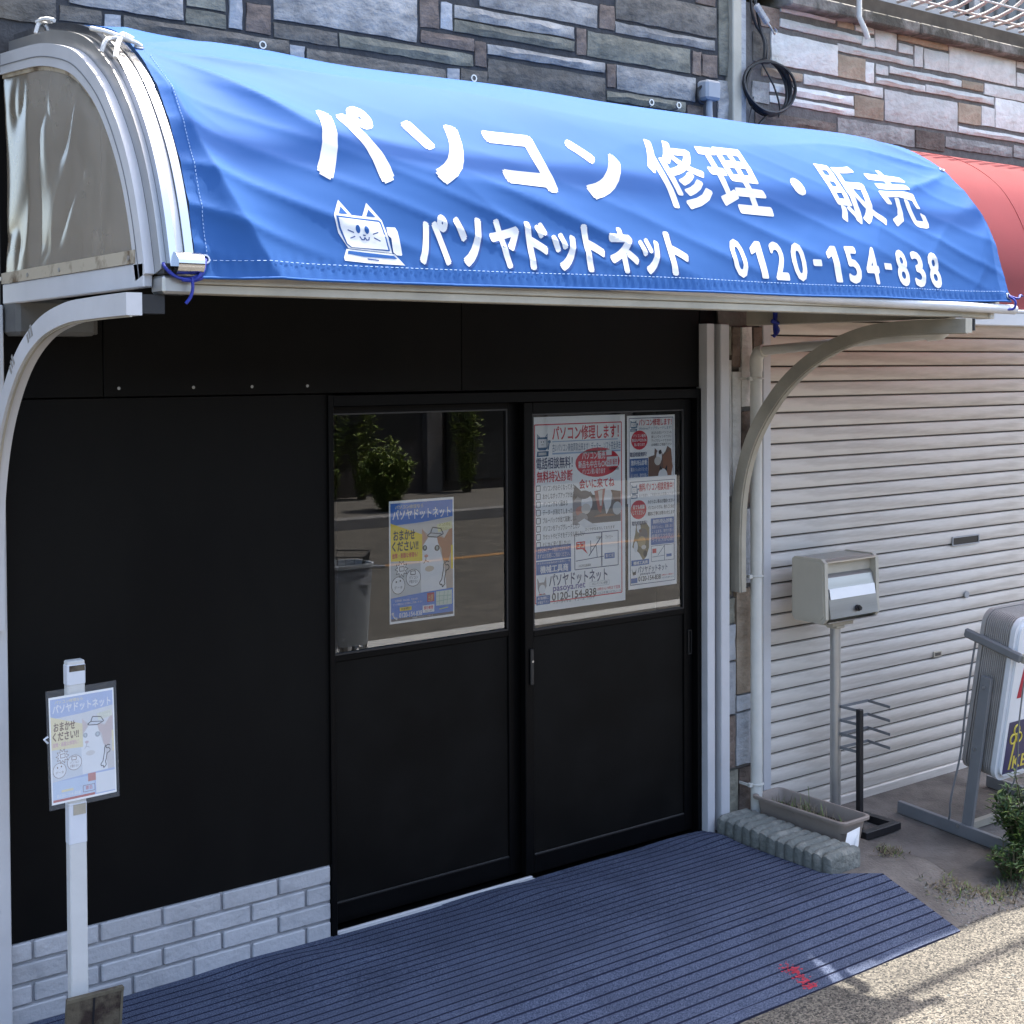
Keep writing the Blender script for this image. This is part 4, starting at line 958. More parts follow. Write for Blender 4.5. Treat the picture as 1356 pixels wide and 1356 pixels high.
fp=MB().prism([(4.672,-.2155,1.060),(4.672,-.2155,.870),(4.672,-.262,.874),(4.672,-.244,.99),(4.672,-.232,1.045)],(.316,0,0)).build('front_flap',st,t)
MB().prism([(4.680,-.2452,1.0),(4.680,-.2526,.955),(4.680,-.254,.955),(4.680,-.2466,1.0)],(.30,0,0)).build('name_strip',M['paper'],fp)
MB().box(4.6705,4.9895,-.250,-.07,.852,.8575).build('bottom_tray',st,t)
MB().disc((4.85,-.256,.905),.014,'y',.012,12).disc((4.85,-.268,.905),.009,'y',.010,12).build('lock_knob',M['black_paint'],fp)

# ------------------------------------------------------------------ rack
t=thing('wire_rack','black metal umbrella rack with four loops beside the mailbox pole','rack',(4.92,-.24,-.08))
g0=gz(4.9,-.25)
MB().box(4.822,4.846,-.296,-.272,g0+.03,.47,bev=.002).build('upright',M['black_paint'],t)
for z in (.462,.402,.342,.282):
    mb=MB(); h=.006
    A=(4.833,-.180,z);B=(5.015,-.184,z);C_=(4.992,-.322,z);D=(4.834,-.284,z)
    mb.bar(D,A,.003,.012).bar(A,B,.003,.012).bar(B,C_,.003,.012)
    mb.build('loop',M['grey_paint'],t)
mb=MB(); mb.box(4.815,5.055,-.335,-.30,g0+.002,g0+.035,bev=.003).box(4.815,5.055,-.175,-.14,g0+.002,g0+.035,bev=.003).box(4.815,4.85,-.30,-.175,g0+.003,g0+.034).box(5.02,5.055,-.30,-.175,g0+.003,g0+.034)
mb.build('base_frame',M['black_paint'],t)

# ------------------------------------------------------------------ lit sign on a stand
sg=thing('sign_box','white illuminated sign box on a grey steel stand, leaning forward','sign',(5.5,-.55,-.1))
tilt=R(9); Ts=Matrix.Translation((5.262,-.575,.175))@Matrix.Rotation(tilt,4,'X')
def sbox(x0,x1,y0,y1,z0,z1,name,m,bev=.02,parent=sg):
    return MB().box(x0,x1,y0,y1,z0,z1,bev=bev,T=Ts).build(name,m,parent,smooth=30)
def rsec(x0,x1,z0,z1,r,ins=0):
    P=[]
    for cx,cz,a0 in ((x1-r,z1-r,0),(x0+r,z1-r,90),(x0+r,z0+r,180),(x1-r,z0+r,270)):
        for k in range(6): a=R(a0+18*k); P.append((cx+(r-ins)*math.cos(a),cz+(r-ins)*math.sin(a)))
    return P
def sprism(P,y0,y1,name,m,par=sg):
    return MB().prism([Ts@Vector((x,y0,z)) for x,z in P],(Ts.to_3x3()@Vector((0,y1-y0,0)))).build(name,m,par,smooth=30)
for k in range(13):
    y0=-.06+k*.0094; sprism(rsec(0,.60,0,.72,.06),y0,y0+.0062,'side_rib',M['ribbed'])
sprism(rsec(.004,.596,.004,.716,.056),-.0605,.0625,'case_core',M['shutter_gap'])
sprism(rsec(-.003,.603,-.003,.723,.062),-.082,-.061,'face_rim',M['signwhite'])
sprism(rsec(-.003,.603,-.003,.723,.062),.063,.082,'face_rim',M['ribbed'])
fc=sprism(rsec(.018,.582,.018,.702,.045),-.094,-.0825,'sign_face',M['signwhite'])
def sface(P,name,m,d): return MB().prism([Ts@Vector((x,-.094-d,z)) for x,z in P],(Ts.to_3x3()@Vector((0,-.0006,0)))).build(name,m,fc)
sface([(.036,.03),(.56,.03),(.56,.265),(.036,.265)],'navy_panel',M['navy'],.0004)
sface([(.062,.37),(.10,.37),(.135,.56),(.10,.60)],'red_stroke',M['redpaint'],.0004)
sface([(.165,.36),(.40,.36),(.40,.40),(.165,.40)],'red_stroke',M['redpaint'],.0004)
for cx,cz in ((.098,.225),(.078,.185),(.122,.188)):
    MB().tube([Ts@Vector((cx+.019*math.cos(a),-.0955,cz+.021*math.sin(a))) for a in (2*PI*q/14 for q in range(14))],.0045,5,closed=True).build('key_bow',M['yellow'],fc,smooth=60)
sface([(.092,.18),(.106,.18),(.086,.045),(.074,.045)],'key_blade',M['yellow'],.0012)
def stext(body,x0,x1,z0,z1,m,bold=.01):
    mb=MB()
    for i,(V,F) in enumerate(thick(body,bold*2,4)): mb.add([Ts@Vector((x0+(x1-x0)*u,-.0958-.00003*i,z0+(z1-z0)*v)) for u,v in V],F)
    mb.build('lettering',m,fc,fix=False)
stext('KEY',.100,.27,.046,.105,M['yellow'],.012)
sface([(.30,.13),(.50,.13),(.50,.22),(.30,.22)],'panel_stripe',M['yellow'],.0004) if False else None
# clamp arm, posts, feet, cable
for y0 in (0,):
    MB().bar(Ts@Vector((-.012,.15,.60)),Ts@Vector((-.012,-.135,.57)),.022,.042,bev=.008).build('clamp_arm',M['grey_paint'],sg)
MB().bar(Ts@Vector((-.012,-.136,.57)),Ts@Vector((.03,-.150,.569)),.040,.040,bev=.008).build('clamp_end',M['alu_dull'],sg)
MB().bar((5.232,-.545,gz(5.232,-.54)+.03),tuple(Ts@Vector((-.024,.005,.445))),.020,.050,up=(0,1,0),bev=.002).build('post',M['grey_paint'],sg)
MB().bar((5.885,-.545,gz(5.885,-.54)+.03),tuple(Ts@Vector((.63,.005,.445))),.020,.050,up=(0,1,0),bev=.002).build('post',M['grey_paint'],sg)
f0=(5.235,-.185,gz(5.24,-.2)+.03);f1=(5.205,-.86,gz(5.2,-.85)+.03)
MB().bar(f0,f1,.024,.055,bev=.002).build('foot_rail',M['grey_paint'],sg)
MB().bar((5.90,-.20,gz(5.9,-.2)+.03),(5.87,-.86,gz(5.87,-.85)+.03),.024,.055,bev=.002).build('foot_rail',M['grey_paint'],sg)
MB().bar((5.245,-.50,gz(5.24,-.5)+.02),(5.88,-.50,gz(5.88,-.5)+.02),.03,.03).build('tie_bar',M['alu_dull'],sg)
for (yy,z) in ((-.515,-.055),(-.555,-.057)): MB().disc((5.213,yy,z),.008,'x',.006,8).build('bolt',M['steel'],sg)
for k in (.12,.40): 
    p=Ts@Vector((-.034,.006,k)); MB().disc(tuple(p),.007,'x',.005,8).build('bolt',M['steel'],sg)
c=[Ts@Vector(p) for p in ((-.006,.095,.592),(-.012,.095,.40),(-.014,.09,.22),(-.014,.085,.06))]+[Vector((5.21,-.48,.06)),Vector((5.215,-.47,-.02)),Vector((5.22,-.45,-.075))]
MB().tube(smooth_poly([tuple(p) for p in c],5),.0045,6).build('power_cable',M['grey_paint'],sg,smooth=60)
c=[Ts@Vector(p) for p in ((.045,-.128,.52),(.05,-.125,.40),(.06,-.125,.25),(.09,-.122,.12),(.10,-.118,.0),(.10,-.1,-.06))]
MB().tube(smooth_poly([tuple(p) for p in c],5),.0035,6).build('power_cable',M['grey_paint'],sg,smooth=60)

# ------------------------------------------------------------------ shrub by the sign
def leaf_at(mb,p,d,L,wd,m):
    d=Vector(d).normalized(); s=d.cross(Vector((0,0,1)));
    if s.length<.1: s=Vector((1,0,0))
    s.normalize(); n=s.cross(d); p=Vector(p)
    mb.add([p,p+d*L*.45+s*wd/2+n*L*.04,p+d*L-n*L*.08,p+d*L*.45-s*wd/2+n*L*.04],[(0,1,2,3)],m)
def bushy(name,label,cat,c,rx,ry,h,n_st,n_lf,L,wd,group=None,mats=None,seed=1,z0=None):
    rg=random.Random(seed); z0=gz(c[0],c[1]) if z0 is None else z0
    t=thing(name,label,cat,(c[0],c[1],z0),group); sm=MB(); lm=MB()
    for k in range(n_st):
        a=rg.uniform(0,2*PI); q=math.sqrt(rg.random()); tx=c[0]+rx*q*math.cos(a); ty=c[1]+ry*q*math.sin(a); tz=z0+h*rg.uniform(.55,1.)*(1-.35*q*q)
        b=(c[0]+rx*.25*math.cos(a)*rg.random(),c[1]+ry*.25*math.sin(a)*rg.random(),z0-.02)
        mid=((b[0]+tx)/2+rg.uniform(-.02,.02),(b[1]+ty)/2+rg.uniform(-.02,.02),(b[2]+tz)/2+.04)
        P=smooth_poly([b,mid,(tx,ty,tz)],5); sm.tube(P,[.005-.0035*i/(len(P)-1) for i in range(len(P))],5)
        for j in range(n_lf):
            f=rg.uniform(.18,1.02); i=min(len(P)-2,int(f*(len(P)-1))); p=P[i]
            d=(rg.gauss(0,1),rg.gauss(0,1),rg.uniform(-.25,.9)); s=rg.uniform(.6,1.25)
            leaf_at(lm,(p[0]+rg.gauss(0,.006),p[1]+rg.gauss(0,.006),p[2]+rg.gauss(0,.008)),d,L*s,wd*s,0 if rg.random()<.72 else 1)
    sm.build('stems',M['stem'],t,smooth=60); lm.build('foliage',mats or [M['leaf'],M['leaf2']],t,fix=False); return t
bushy('leafy_shrub','dark green leafy shrub in front of the sign stand','shrub',(5.16,-.88),.17,.14,.42,60,44,.042,.014,seed=4)
bushy('leafy_shrub','low straggling shrub beside the foot of the sign stand','shrub',(4.98,-.93),.12,.10,.17,26,30,.030,.011,seed=9)
# dry weeds and litter along the pavement edge
mb=MB(); rg=random.Random(11)
for k in range(1500):
    q=rg.random(); 
    if k<180: x,yy=4.58+rg.gauss(0,.03),-.64+rg.gauss(0,.03)
    else: x=4.50+.75*q+rg.gauss(0,.05); yy=-.93-.12*q+rg.gauss(0,.045)
    z=gz(x,yy)+.001; a=rg.uniform(0,2*PI); l=rg.uniform(.008,.035); h=rg.uniform(.0,.028)
    dx,dy=l*math.cos(a),l*math.sin(a); wd=rg.uniform(.0012,.004)
    mb.add([(x-dy/l*wd,yy+dx/l*wd,z),(x+dy/l*wd,yy-dx/l*wd,z),(x+dx,yy+dy,z+h)],[(0,1,2)],0 if rg.random()<.8 else 1)
pb=MB(); rg=random.Random(17)
for k in range(520):
    q=rg.random()
    if k<330: x=4.42+.85*q; yy=-1.03+rg.gauss(0,.055)
    else: x=rg.uniform(3.0,5.4); yy=rg.uniform(-1.55,-1.13)
    if x<4.42 and yy>-1.14: continue
    r=rg.uniform(.0025,.0075); z=gz(x,yy); nn=rg.choice((5,6)); ph=rg.random()*6; hh=r*rg.uniform(.5,.9)
    P=[(x+r*rg.uniform(.75,1.2)*math.cos(ph+2*PI*i/nn),yy+r*rg.uniform(.75,1.2)*math.sin(ph+2*PI*i/nn),z+hh*.25) for i in range(nn)]
    pb.add(P+[(x+rg.uniform(-.3,.3)*r,yy+rg.uniform(-.3,.3)*r,z+hh),(x,yy,z-.002)],[(i,(i+1)%nn,nn) for i in range(nn)]+[((i+1)%nn,i,nn+1) for i in range(nn)],k%2)
for k in range(70):
    q=rg.random(); x=4.45+.8*q; yy=-.98+rg.gauss(0,.07); z=gz(x,yy)+.002; a=rg.uniform(0,6.3); l=rg.uniform(.008,.02); c_,s_4=math.cos(a),math.sin(a)
    pb.add([(x,yy,z),(x+l*.5*c_-l*.22*s_4,yy+l*.5*s_4+l*.22*c_,z+.005),(x+l*c_,yy+l*s_4,z+.002),(x+l*.5*c_+l*.22*s_4,yy+l*.5*s_4-l*.22*c_,z+.004)],[(0,1,2,3)],2)
tag(pb.build('ground_litter',[M['block'],M['kerb'],M['dry']],loc=(4.6,-1.1,-.12),fix=False),'loose grit and dead leaves where the forecourt meets the road','litter',kind='stuff')
tag(mb.build('ground_weeds',[M['dry'],M['leaf2']],loc=(4.9,-.95,-.1),fix=False),'dry weeds and litter along the cracked pavement edge','weeds',kind='stuff')
# ------------------------------------------------------------------ posters (flat print on thin sheets)
class Print:
    """ink laid on a sheet that faces -y; coordinates 0..100 across and 0..100 up"""
    def __init__(s,x0,x1,z0,z1,y,T=None): s.b=(x0,x1,z0,z1,y);s.d={};s.T=T
    def pt(s,u,v,k):
        x0,x1,z0,z1,y=s.b; p=Vector((x0+(x1-x0)*u/100,y-.0003*(k+1),z0+(z1-z0)*v/100)); return tuple(s.T@p) if s.T is not None else tuple(p)
    def poly(s,c,P,k=0,nm='printed_art'): s.d.setdefault(nm,{}).setdefault(c,MB()).add([s.pt(u,v,k) for u,v in P],[tuple(range(len(P)))])
    def rect(s,c,u0,v0,u1,v1,k=0): s.poly(c,[(u0,v0),(u1,v0),(u1,v1),(u0,v1)],k)
    def ell(s,c,u,v,ru,rv,k=0,n=20,rot=0): s.poly(c,ell(u,v,ru,rv,n,rot),k)
    def line(s,c,P,wd,k=1):
        asp=(s.b[1]-s.b[0])/(s.b[3]-s.b[2])
        for a,b in zip(P,P[1:]):
            dx,dy=(b[0]-a[0]),(b[1]-a[1])/asp; l=math.hypot(dx,dy) or 1; nx,ny=-dy/l*wd/2,dx/l*wd/2*asp
            s.poly(c,[(a[0]+nx,a[1]+ny),(b[0]+nx,b[1]+ny),(b[0]-nx,b[1]-ny),(a[0]-nx,a[1]-ny)],k)
    def frame(s,c,u0,v0,u1,v1,wd,k=1): s.line(c,[(u0,v0),(u1,v0),(u1,v1),(u0,v1),(u0,v0)],wd,k)
    def text(s,c,body,u0,v0,u1,v1,k=2,bold=.012):
        for i,(V,F) in enumerate(thick(body,bold*1.1,4 if bold>.009 else 1)): s.d.setdefault('lettering',{}).setdefault(c,MB()).add([s.pt(u0+(u1-u0)*a,v0+(v1-v0)*b,k+.05*i) for a,b in V],F)
    def build(s,t):
        for nm,dd in s.d.items():
            mb=MB(); mats=[]
            for c,q in dd.items():
                mats.append(ink(c)); mb.add(q.v,q.f,len(mats)-1)
            o=mb.build(nm,mats,t,fix=False)
            for p in o.data.polygons:
                pass
RED=(.58,.02,.045);DRED=(.42,.03,.05);BLU=(.06,.15,.40);NAV=(.02,.04,.12);BLK=(.02,.02,.025);WHT=(.78,.79,.80);YEL=(.85,.63,.03);GRY=(.33,.31,.31);DGR=(.13,.12,.125);BRN=(.30,.17,.11);CRM=(.66,.62,.57);SKY=(.35,.46,.62);PNK=(.55,.25,.2);LGR=(.55,.57,.58);GRN=(.42,.60,.45);DBR=(.16,.09,.065);TEAL=(.045,.13,.24)
def sheet_of(t,x0,x1,z0,z1,y,m=None,T=None,th=.0006):
    mb=MB(); mb.box(x0,x1,y,y+th,z0,z1,T=T); return mb.build('sheet',m or M['paper'],t)
def mascot(p,u,v,w,h,c=TEAL,k=1):
    X=lambda a:u+w*a; Y=lambda b:v+h*b
    p.poly(c,[(X(.05),Y(.36)),(X(.05),Y(.98)),(X(.28),Y(.84)),(X(.66),Y(.84)),(X(.86),Y(1.)),(X(.86),Y(.36)),(X(.7),Y(.28)),(X(.2),Y(.28))],k)
    p.rect(WHT,X(.12),Y(.40),X(.78),Y(.76),k+1); p.poly(WHT,[(X(.09),Y(.85)),(X(.09),Y(.92)),(X(.2),Y(.84))],k+1); p.poly(WHT,[(X(.82),Y(.85)),(X(.82),Y(.92)),(X(.7),Y(.84))],k+1)
    for a in (.36,.54): p.ell(BLK,X(a),Y(.64),w*.03,h*.035,k+2,8)
    p.line(GRY,[(X(.34),Y(.54)),(X(.4),Y(.5)),(X(.45),Y(.54)),(X(.5),Y(.5)),(X(.56),Y(.54))],w*.03,k+2)
    p.poly(c,[(X(.0),Y(.0)),(X(.92),Y(.02)),(X(.95),Y(.24)),(X(.05),Y(.24))],k); p.rect(LGR,X(.14),Y(.07),X(.76),Y(.19),k+1)
    p.ell(c,X(1.),Y(.64),w*.12,h*.07,k,10); p.line(c,[(X(.9),Y(.3)),(X(.98),Y(.6))],w*.1,k)
def blobs(p,u,v,w,h,cols,n,seed,k=1):
    rg=random.Random(seed)
    for i in range(n):
        a=rg.random();b=rg.random(); p.ell(cols[int(rg.random()*len(cols))],u+w*(.12+.76*a),v+h*(.12+.76*b),w*rg.uniform(.04,.12),h*rg.uniform(.04,.12),k+ (i%4)*.35,12,rg.uniform(0,3))
def big_poster(p):
    p.frame(RED,4,4.5,96,96,.9); 
    mascot(p,6,79.5,13,12)
    p.text(RED,'パソコン修理します！',22,87.5,93,95.2,2,.02); p.rect(SKY,22,86.8,92,87.3,1)
    p.text(TEAL,'古いパソコン高価買取出来ます！データー、ソフト完全消去',22,81.7,95,86,2,.008); p.rect(SKY,22,80.4,95,81.3,1)
    p.text(NAV,'電話相談無料！',5.5,73,43,79.2,2,.016); p.text(RED,'無料持込診断',6,66.2,43,72.3,2,.022)
    p.ell(RED,70,75.2,24,7.8,1,28); p.text(WHT,'パソコン販売',53,76.8,78,81.3,3,.02); p.text(WHT,'新品も中古もOK',49,72.4,80,76.4,3,.02); p.text(WHT,'パソコン買い取ります',53,69,78,72,3,.015)
    p.rect(WHT,79,78.6,85,81.6,4);p.rect(WHT,79.5,72.6,92,77.8,4);p.text(RED,'出張',80,73.4,85,76.6,5);p.text(RED,'販売',86,73.4,91,76.6,5);p.text(BLK,'無料相談',82,70.6,93,72,5,.01)
    p.text(RED,'会いに来てね',50,61.6,88,66.8,2,.024)
    L=['パソコンがおそくなってきた','おかしなポップアップが出る','パソコンがよく固まる','データーが消えてしまった','ブルーバックが出て起動しない','パソコンをアップグレードしたい','カセットやビデオをデジタル化したい','とにかく安く直したい！']
    for i,s in enumerate(L):
        v=63.2-i*4.15; p.frame(BLK,5.5,v-1.3,9.5,v+1.6,.55); p.text(BLK,s,12,v-1.4,12+2.55*len(s),v+1.6,2,.006)
    # photo of two cats
    p.rect(DGR,43,43,95,58,1); p.poly(DGR,[(43,57),(45,64),(55,59),(62,60),(66,57)],1)
    p.poly(GRY,[(43,43),(43,55),(50,59),(58,57),(57,48),(50,43)],1.5); p.ell(WHT,58,54,6,4.5,2); p.ell(CRM,57,51,5,2.8,2.3); p.ell(DGR,55,58.5,7,2.2,2.6); p.ell(PNK,51,50,5,2.6,2.2); p.ell(GRY,53,46,6,3,2.8)
    p.poly((.42,.14,.11),[(66,60),(78,61),(76,54),(73,48),(70,50)],2); p.poly(CRM,[(70,60),(75,60.5),(74,52),(72,52)],2.4)
    p.poly(WHT,[(78,60),(86,60),(84,52),(79,47),(76,55)],2); p.poly(DBR,[(84,60),(95,59),(95,52),(88,54)],2.2); p.ell(LGR,91,50,5,3.5,2.5); p.ell(BRN,77,46,12,1.6,2.7); p.rect(DGR,60,43,95,46.2,2.9)
    p.poly(WHT,[(48,44),(55,46),(64,43),(70,41.5),(56,41)],3)
    p.text(BLK,'さくやがおまちしております',56,39.3,88,41,2,.004)
    p.frame(NAV,45,19.5,92,38,.7); p.line(NAV,[(74,20),(74,38)],1.1); p.line(NAV,[(46,24),(76,25)],.6); p.line(NAV,[(60,26),(74,36)],.8); p.line(NAV,[(62,34),(62,27)],.6);p.line(NAV,[(62,31),(68,31),(69,25)],.6)
    p.poly(RED,[(46.5,30),(56,30),(56,34),(46.5,34)],1);p.poly(RED,[(53,30),(56,30),(59,27)],1);p.text(WHT,'ココ',47.5,30.6,55,33.4,2,.03);p.text(BLK,'ファミリー',78,34,86,36,2,0.);p.rect(BLU,77,23.5,88,26.5,1);p.text(WHT,'東川口駅',78,24,87,26,2);p.text(BLK,'川口市立図書館',49,20.6,62,22,2,0.);p.text(BLK,'交番',68,34.4,72,36,2,0.)
    p.rect(BLU,5,26.5,41,33.5,1);p.text(WHT,'上記以外にデータ復旧できますので',6.5,30.3,39.5,32.6,2,.008);p.text(WHT,'まずはお気軽にご相談ください。',6.5,27.4,39.5,29.7,2,.008)
    p.rect(BLU,5,19,41,25.8,1);p.text(WHT,'機械工具商',9,19.6,38,23.6,2,.03);p.text(WHT,'埼玉県公安委員会許可第四三一号',6,24.3,40,25.4,2,.0)
    p.poly(GRY,[(6,17.6),(8,15),(13,15),(15,18),(15.5,13),(13,9.5),(8,9.5),(6.5,12)],1);p.ell(WHT,11,11.5,3.3,2.4,2);p.line(RED,[(7.5,8.8),(14,9)],.9);p.ell(LGR,12,7,4,2.2,1)
    p.text(NAV,'パソヤドットネット',18,12,80,18.7,2,.016);p.text((.1,.08,.3),'pasoya.net',22,8.6,56,12.4,2,.014)
    p.text(BLK,'0120-154-838',21,4.8,68,8.8,2,.014);p.text(BLK,'フリーダイヤル　イコーヨ　パソヤ',22,3.2,66,4.6,3,.0)
    p.rect(BLU,5,3.6,19,8.2,2);p.text(WHT,'お気軽に',6.2,6.2,17.5,7.7,3);p.text(WHT,'お電話下さい',6.2,4.1,17.8,5.6,3)
    p.frame(LGR,61,9.6,82,12,.4);p.text(BLK,'川口 パソコン修理',63,10.2,80,11.6,2,0.)
    p.text(RED,'10時から19時まで営業',69,6.9,94,8.7,2,.008);p.text(TEAL,'川口市東川口3-1-15',69,4.9,95,6.4,2,.004)
def small_poster(p,full):
    o=0 if full else -72
    sc_=(lambda v:v) if full else (lambda v:100-(100-v)*1.0)
    p.frame(NAV,4,3,96,97,.9)
def poster_c(p):  # upper small sheet, lower part tucked behind the next one
    p.frame(NAV,4,3,96,97,.9); mascot(p,6,82,15,13)
    p.text(RED,'パソコン修理します！',24,88,93,96,2,.02); p.text(TEAL,'Windowsアップグレードします！',24,83.5,93,87,2,.006)
    p.ell(RED,25,72,17,11,1); p.text(WHT,'パソコン販売',12,75,38,79,3,.02);p.text(WHT,'新品も中古もOK',10,70,40,74,3,.02);p.text(WHT,'買い取ります',14,65,36,68.5,3,.015)
    for i,s in enumerate(('あなたの古いパソコンも','新しいウィンドウズに','アップグレードできます','お気軽にご相談下さい')): p.text(BLK,s,50,78-i*4.6,93,81.4-i*4.6,2,.006)
    p.text(NAV,'電話相談無料！',5,53,40,58.5,2,.02); p.rect((.05,.13,.33),5,18,43,51,1); p.text(WHT,'無料持込診断',8,43,41,49.5,2,.022)
    for i,s in enumerate(('電源が入らなくなった','よく止まる、動作が遅い','電気がつかなくなった')): p.text(WHT,s,7,36.5-i*7,41,41-i*7,2,.008)
    p.poly(DBR,[(43,20),(44,52),(56,54),(57,62),(64,58),(70,60),(74,54),(80,58),(84,64),(92,60),(94,48),(92,22)],1); p.ell(WHT,66,52,6,8,2);p.ell(CRM,63,47,7,5,2.3);p.poly((.28,.12,.07),[(76,22),(74,52),(90,60),(95,40),(90,22)],1.5);p.ell(BLK,68,57,3,2.5,2.6)
    p.ell(WHT,74,29,10,9,2.5);p.poly(BLK,[(66,36),(68,42),(73,37)],2.8);p.poly(BLK,[(78,37),(83,42),(83,34)],2.8);p.ell(DGR,73,27,3,2.5,3)
def poster_d(p):
    p.frame(NAV,4,4,96,96,.9); mascot(p,6,81,14,13)
    p.text(RED,'無料パソコン相談実施中！',22,87,93,94.5,2,.02); p.text(GRY,'お子様連れ、ご年配の方もお気軽にどうぞ',22,82,93,85,2,.0)
    p.ell(RED,21,71,16,8.5,1); p.text(WHT,'何でも相談',9,71.5,33,75.5,3,.02);p.text(WHT,'してください',9,66.5,33,70.5,3,.02)
    for i,s in enumerate(('わからない事はお電話ください','パソコントラブル、困りごとなど','親切に丁寧にお答えいたします')): p.text(BLK,s,40,75.5-i*5.4,95,79-i*5.4,2,.01)
    p.text(NAV,'電話相談無料！',7,57,38,61,2,.016); p.rect(BLU,46,38,94,62,1); p.text(WHT,'無料持込診断',50,57,91,61,2,.022)
    for i,s in enumerate(('電源が入らない、起動しない','よく止まる、動作が遅い','画面がうつらない','ウイルスが心配')): p.text(WHT,s,48,52.5-i*4,92,55.6-i*4,2,.008)
    p.poly((.20,.17,.10),[(8,38),(14,50),(16,58),(36,59),(43,54),(42,36),(36,28),(30,25),(22,32)],1); p.ell(WHT,21,55,4,4.5,2);p.ell(DGR,30,48,9,6,2.1);p.ell((.42,.33,.18),27,42,8,5,2.4);p.ell(WHT,15,38,4,5,2.2);p.ell(BLK,34,31,4,3,2.6);p.ell(CRM,31,37,5,2,2.8);p.ell(DBR,24,52,3,1.5,3)
    p.frame(NAV,47,23,94,37,.7);p.line(NAV,[(74,23),(74,37)],1);p.line(NAV,[(49,27),(74,27.5)],.6);p.line(NAV,[(60,28),(73,36)],.8);p.rect(RED,49,30.5,57,34.5,1);p.rect(BLU,78,26,89,28.5,1)
    p.rect(BLU,6,21,42,26,1);p.text(WHT,'機械工具商',10,21.8,39,25,2,.03)
    p.poly(BLK,[(7,19),(9,15.5),(14,15.5),(16,19),(15,13),(9,12.5)],1);p.text(NAV,'パソヤドットネット',19,14,80,20,2,.018);p.text(NAV,'pasoya.net',24,11.5,55,13.8,2,.01)
    p.text(BLK,'0120-154-838',20,6.5,66,11,2,.016);p.rect(BLU,5,5.5,18,10,1);p.text(RED,'10時から19時まで',68,9,93,10.5,2);p.text(TEAL,'川口市東川口',68,6.5,93,8,2,0.)
    p.line(LGR,[(5,4.5),(30,5)],.5)
